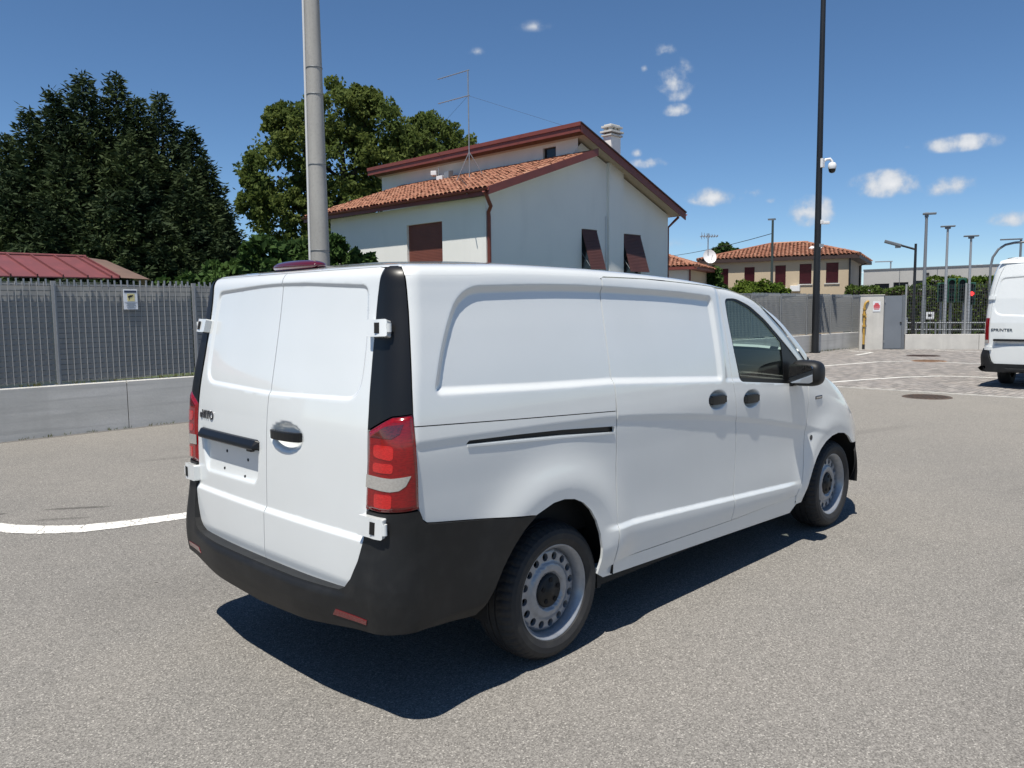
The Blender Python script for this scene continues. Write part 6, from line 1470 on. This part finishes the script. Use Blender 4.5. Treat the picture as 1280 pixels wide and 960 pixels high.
conifer('spruce_tree','broad dark spruce with several pointed tops left of the concrete pole',(7.2,25.5,0),
        [(6.6,25.2,9.45,3.2,1.0),(7.55,25.0,9.4,3.0,1.0),(5.8,25.5,8.7,3.0,1.0),(8.85,24.6,8.95,3.0,1.0),(8.1,24.7,8.7,2.6,1.0),(5.1,25.7,8.0,2.9,.8),(9.65,24.2,8.0,2.6,.8),(4.5,26.1,7.2,2.7,.6),(10.0,23.9,6.8,2.1,.6),(3.7,26.4,6.3,2.5,.5),(7.3,23.6,7.3,2.9,.6),(8.9,23.3,6.3,2.3,.5),(5.6,24.2,6.6,2.6,.5),(10.45,23.7,5.2,1.6,.4),(6.4,23.1,5.4,2.3,.4),(2.8,26.8,5.4,2.2,.4),(7.9,22.8,4.8,2.2,.4),(4.4,25.0,5.4,2.2,.4),(9.7,23.0,4.3,1.7,.3)], M['spruce'])
broadleaf('plane_tree','large olive-green plane tree rising behind the concrete pole and the tiled roof','tree',(20.2,31.6,0),
        [(20.5,31.4,11.3,1.9,1.9,1.6),(18.9,32.4,10.2,1.8,1.8,1.6),(17.9,33.0,8.3,1.7,1.7,1.8),(22.2,30.4,10.6,1.7,1.7,1.6),(20.3,31.2,8.9,2.2,2.2,1.9),(22.6,30.0,8.6,2.0,2.0,1.8),(18.2,32.7,6.4,1.7,1.7,1.5),(20.3,31.0,6.6,2.2,2.2,1.6),(23.6,29.3,7.0,1.8,1.8,1.6),(21.5,30.9,12.1,1.0,1.0,.8),(18.2,32.9,11.0,.9,.9,.8),(17.2,33.6,7.2,1.0,1.0,1.2),(23.9,29.2,9.6,1.1,1.1,1.0),(19.6,31.2,5.0,2.0,2.0,1.2)], .115, 74, M['plane'], .45, dens=1.25)
broadleaf('plane_tree','smaller round green tree showing above the upper roof edge','tree',(28.2,33.4,0),
        [(28.1,33.3,11.6,1.7,1.7,1.3),(27.0,34.1,10.4,1.5,1.5,1.5),(29.2,32.3,10.4,1.5,1.5,1.4),(28.2,33.0,9.0,2.2,2.2,1.6),(26.6,34.4,9.0,1.2,1.2,1.2),(27.7,33.4,12.3,.8,.8,.6)], .115, 74, M['plane'], .4, dens=1.2)
broadleaf('laurel_bush','dark leafy bush around the foot of the concrete pole','bush',(5.4,10.4,0),
        [(4.45,10.9,2.1,.75,.6,.6),(5.05,10.6,2.55,.7,.6,.55),(5.7,10.5,2.65,.65,.5,.5),(6.1,10.1,2.65,.45,.4,.48),(6.5,9.85,2.35,.42,.4,.42),(3.7,11.2,1.9,.8,.6,.5),(5.4,10.4,1.6,1.2,.7,.8)], .10, 46, M['laurel'], .09, trunk_top=(5.4,10.4,1.8))
broadleaf('round_bush','bright yellow-green clipped bush in front of the beige house','bush',(25.6,11.3,0),
        [(25.3,11.75,1.95,.75,.75,.62),(25.65,11.2,1.95,.75,.75,.66),(25.9,10.9,1.9,.6,.6,.55),(25.5,11.4,1.2,1.1,1.1,.7)], .07, 90, M['lime_bush'], .08, trunk_top=(25.6,11.3,1.2))
broadleaf('garden_tree','small green tree showing above the satellite dish','tree',(49.3,26.3,0),
        [(49.2,26.5,5.3,.85,.85,.75),(49.6,25.9,5.1,.7,.7,.7),(49.3,26.3,4.3,1.2,1.2,1.0)], .15, 60, M['laurel'], .15)
broadleaf('garden_tree','dark shrub between the small house and the beige house','tree',(35.5,19.1,0),
        [(35.6,19.1,3.0,.35,.35,.9),(35.7,19.0,2.3,.5,.5,.7)], .10, 50, M['laurel'], .08)
def hedge_block(name, label, boxes, m, leaf, n_per_m2):
    t = empty(name, ((boxes[0][0]+boxes[0][2])/2,(boxes[0][1]+boxes[0][3])/2,0), label, 'hedge'); Cs = []; Us = []; Ws = []; core = MB()
    for (x0,y0,x1,y1,w,h) in boxes:
        a = np.array([x0,y0]); b = np.array([x1,y1]); d = b-a; L = np.hypot(*d); d /= L; nr = np.array([-d[1],d[0]])
        for (face,area) in (('f',L*h),('k',L*h),('t',L*w)):
            n = int(area*n_per_m2); s = RNG.uniform(0,L,n)
            if face == 't': off = RNG.uniform(-w/2,w/2,n); z = h+RNG.normal(0,.05,n); nn = np.tile([0,0,1.],(n,1))
            else:
                sg = 1 if face == 'f' else -1; off = sg*w/2+RNG.normal(0,.06,n); z = RNG.uniform(.05,h,n); nn = np.tile([nr[0]*sg,nr[1]*sg,.2],(n,1))
            pos = np.stack([a[0]+d[0]*s+nr[0]*off, a[1]+d[1]*s+nr[1]*off, z+.07*np.sin(s*2.3)+.05*np.sin(s*5.7)],-1)
            u = unit(nn*.6+rand_dirs(n)); wv = unit(np.cross(u,rand_dirs(n))); sz = leaf*RNG.uniform(.6,1.3,n)[:,None]; Cs.append(pos); Us.append(u*sz); Ws.append(wv*sz*.5)
        q = nr*(w/2-.15); core.poly([(a[0]+q[0],a[1]+q[1],0),(b[0]+q[0],b[1]+q[1],0),(b[0]-q[0],b[1]-q[1],0),(a[0]-q[0],a[1]-q[1],0),(a[0]+q[0],a[1]+q[1],h-.12),(b[0]+q[0],b[1]+q[1],h-.12),(b[0]-q[0],b[1]-q[1],h-.12),(a[0]-q[0],a[1]-q[1],h-.12)],[(0,3,2,1),(4,5,6,7),(0,1,5,4),(1,2,6,5),(2,3,7,6),(3,0,4,7)])
    core.build('branches', M['bark'], t); leaf_mesh('foliage', np.vstack(Cs), np.vstack(Us), np.vstack(Ws), m, t)
hedge_block('clipped_hedge','long clipped green hedge between the mesh fence and the industrial hall',[(39.9,13.9,42.6,4.0,1.2,2.50)],M['hedge'],.10,170)
hedge_block('tall_hedge','taller light green hedge behind the red light, next to the hall',[(44.0,11.2,46.0,4.0,1.4,2.98)],M['lime_bush'],.10,170)

def weeds(name, pts, n, h, m, label):
    C = []; U = []; W = []
    for _ in range(n):
        x = RNG.uniform(*pts[0]); y = pts[1]+RNG.normal(0,.012); z = pts[2]; k = int(RNG.integers(3,7))
        for q in range(k):
            hh = h*RNG.uniform(.4,1.2); d = np.array([RNG.normal(0,.35),RNG.normal(-.15,.25),1.0]); d /= np.linalg.norm(d)
            C.append(np.array([x+RNG.normal(0,.02),y,z])+d*hh/2); U.append(d*hh/2); W.append(np.array([.004,RNG.normal(0,.002),0]))
    o = leaf_mesh(name, np.array(C), np.array(U), np.array(W), m, None, kind='stuff'); o['label'] = label; return o
M['dry_grass'] = leaf_mat('dry_grass', (.20,.18,.07), (.12,.16,.05), .3, 3.0)
weeds('weeds', ((-4,4.5),FY+.05,.70), 130, .07, M['dry_grass'], 'dry grass sprigs growing along the top of the concrete wall under the fence')
weeds('weeds', ((-4,5),FY-.02,.0), 60, .05, M['dry_grass'], 'thin dry weeds along the foot of the concrete wall')
weeds('weeds', ((20,28),FY-.03,.0), 90, .10, M['dry_grass'], 'thin dry weeds along the foot of the wall by the black pole')
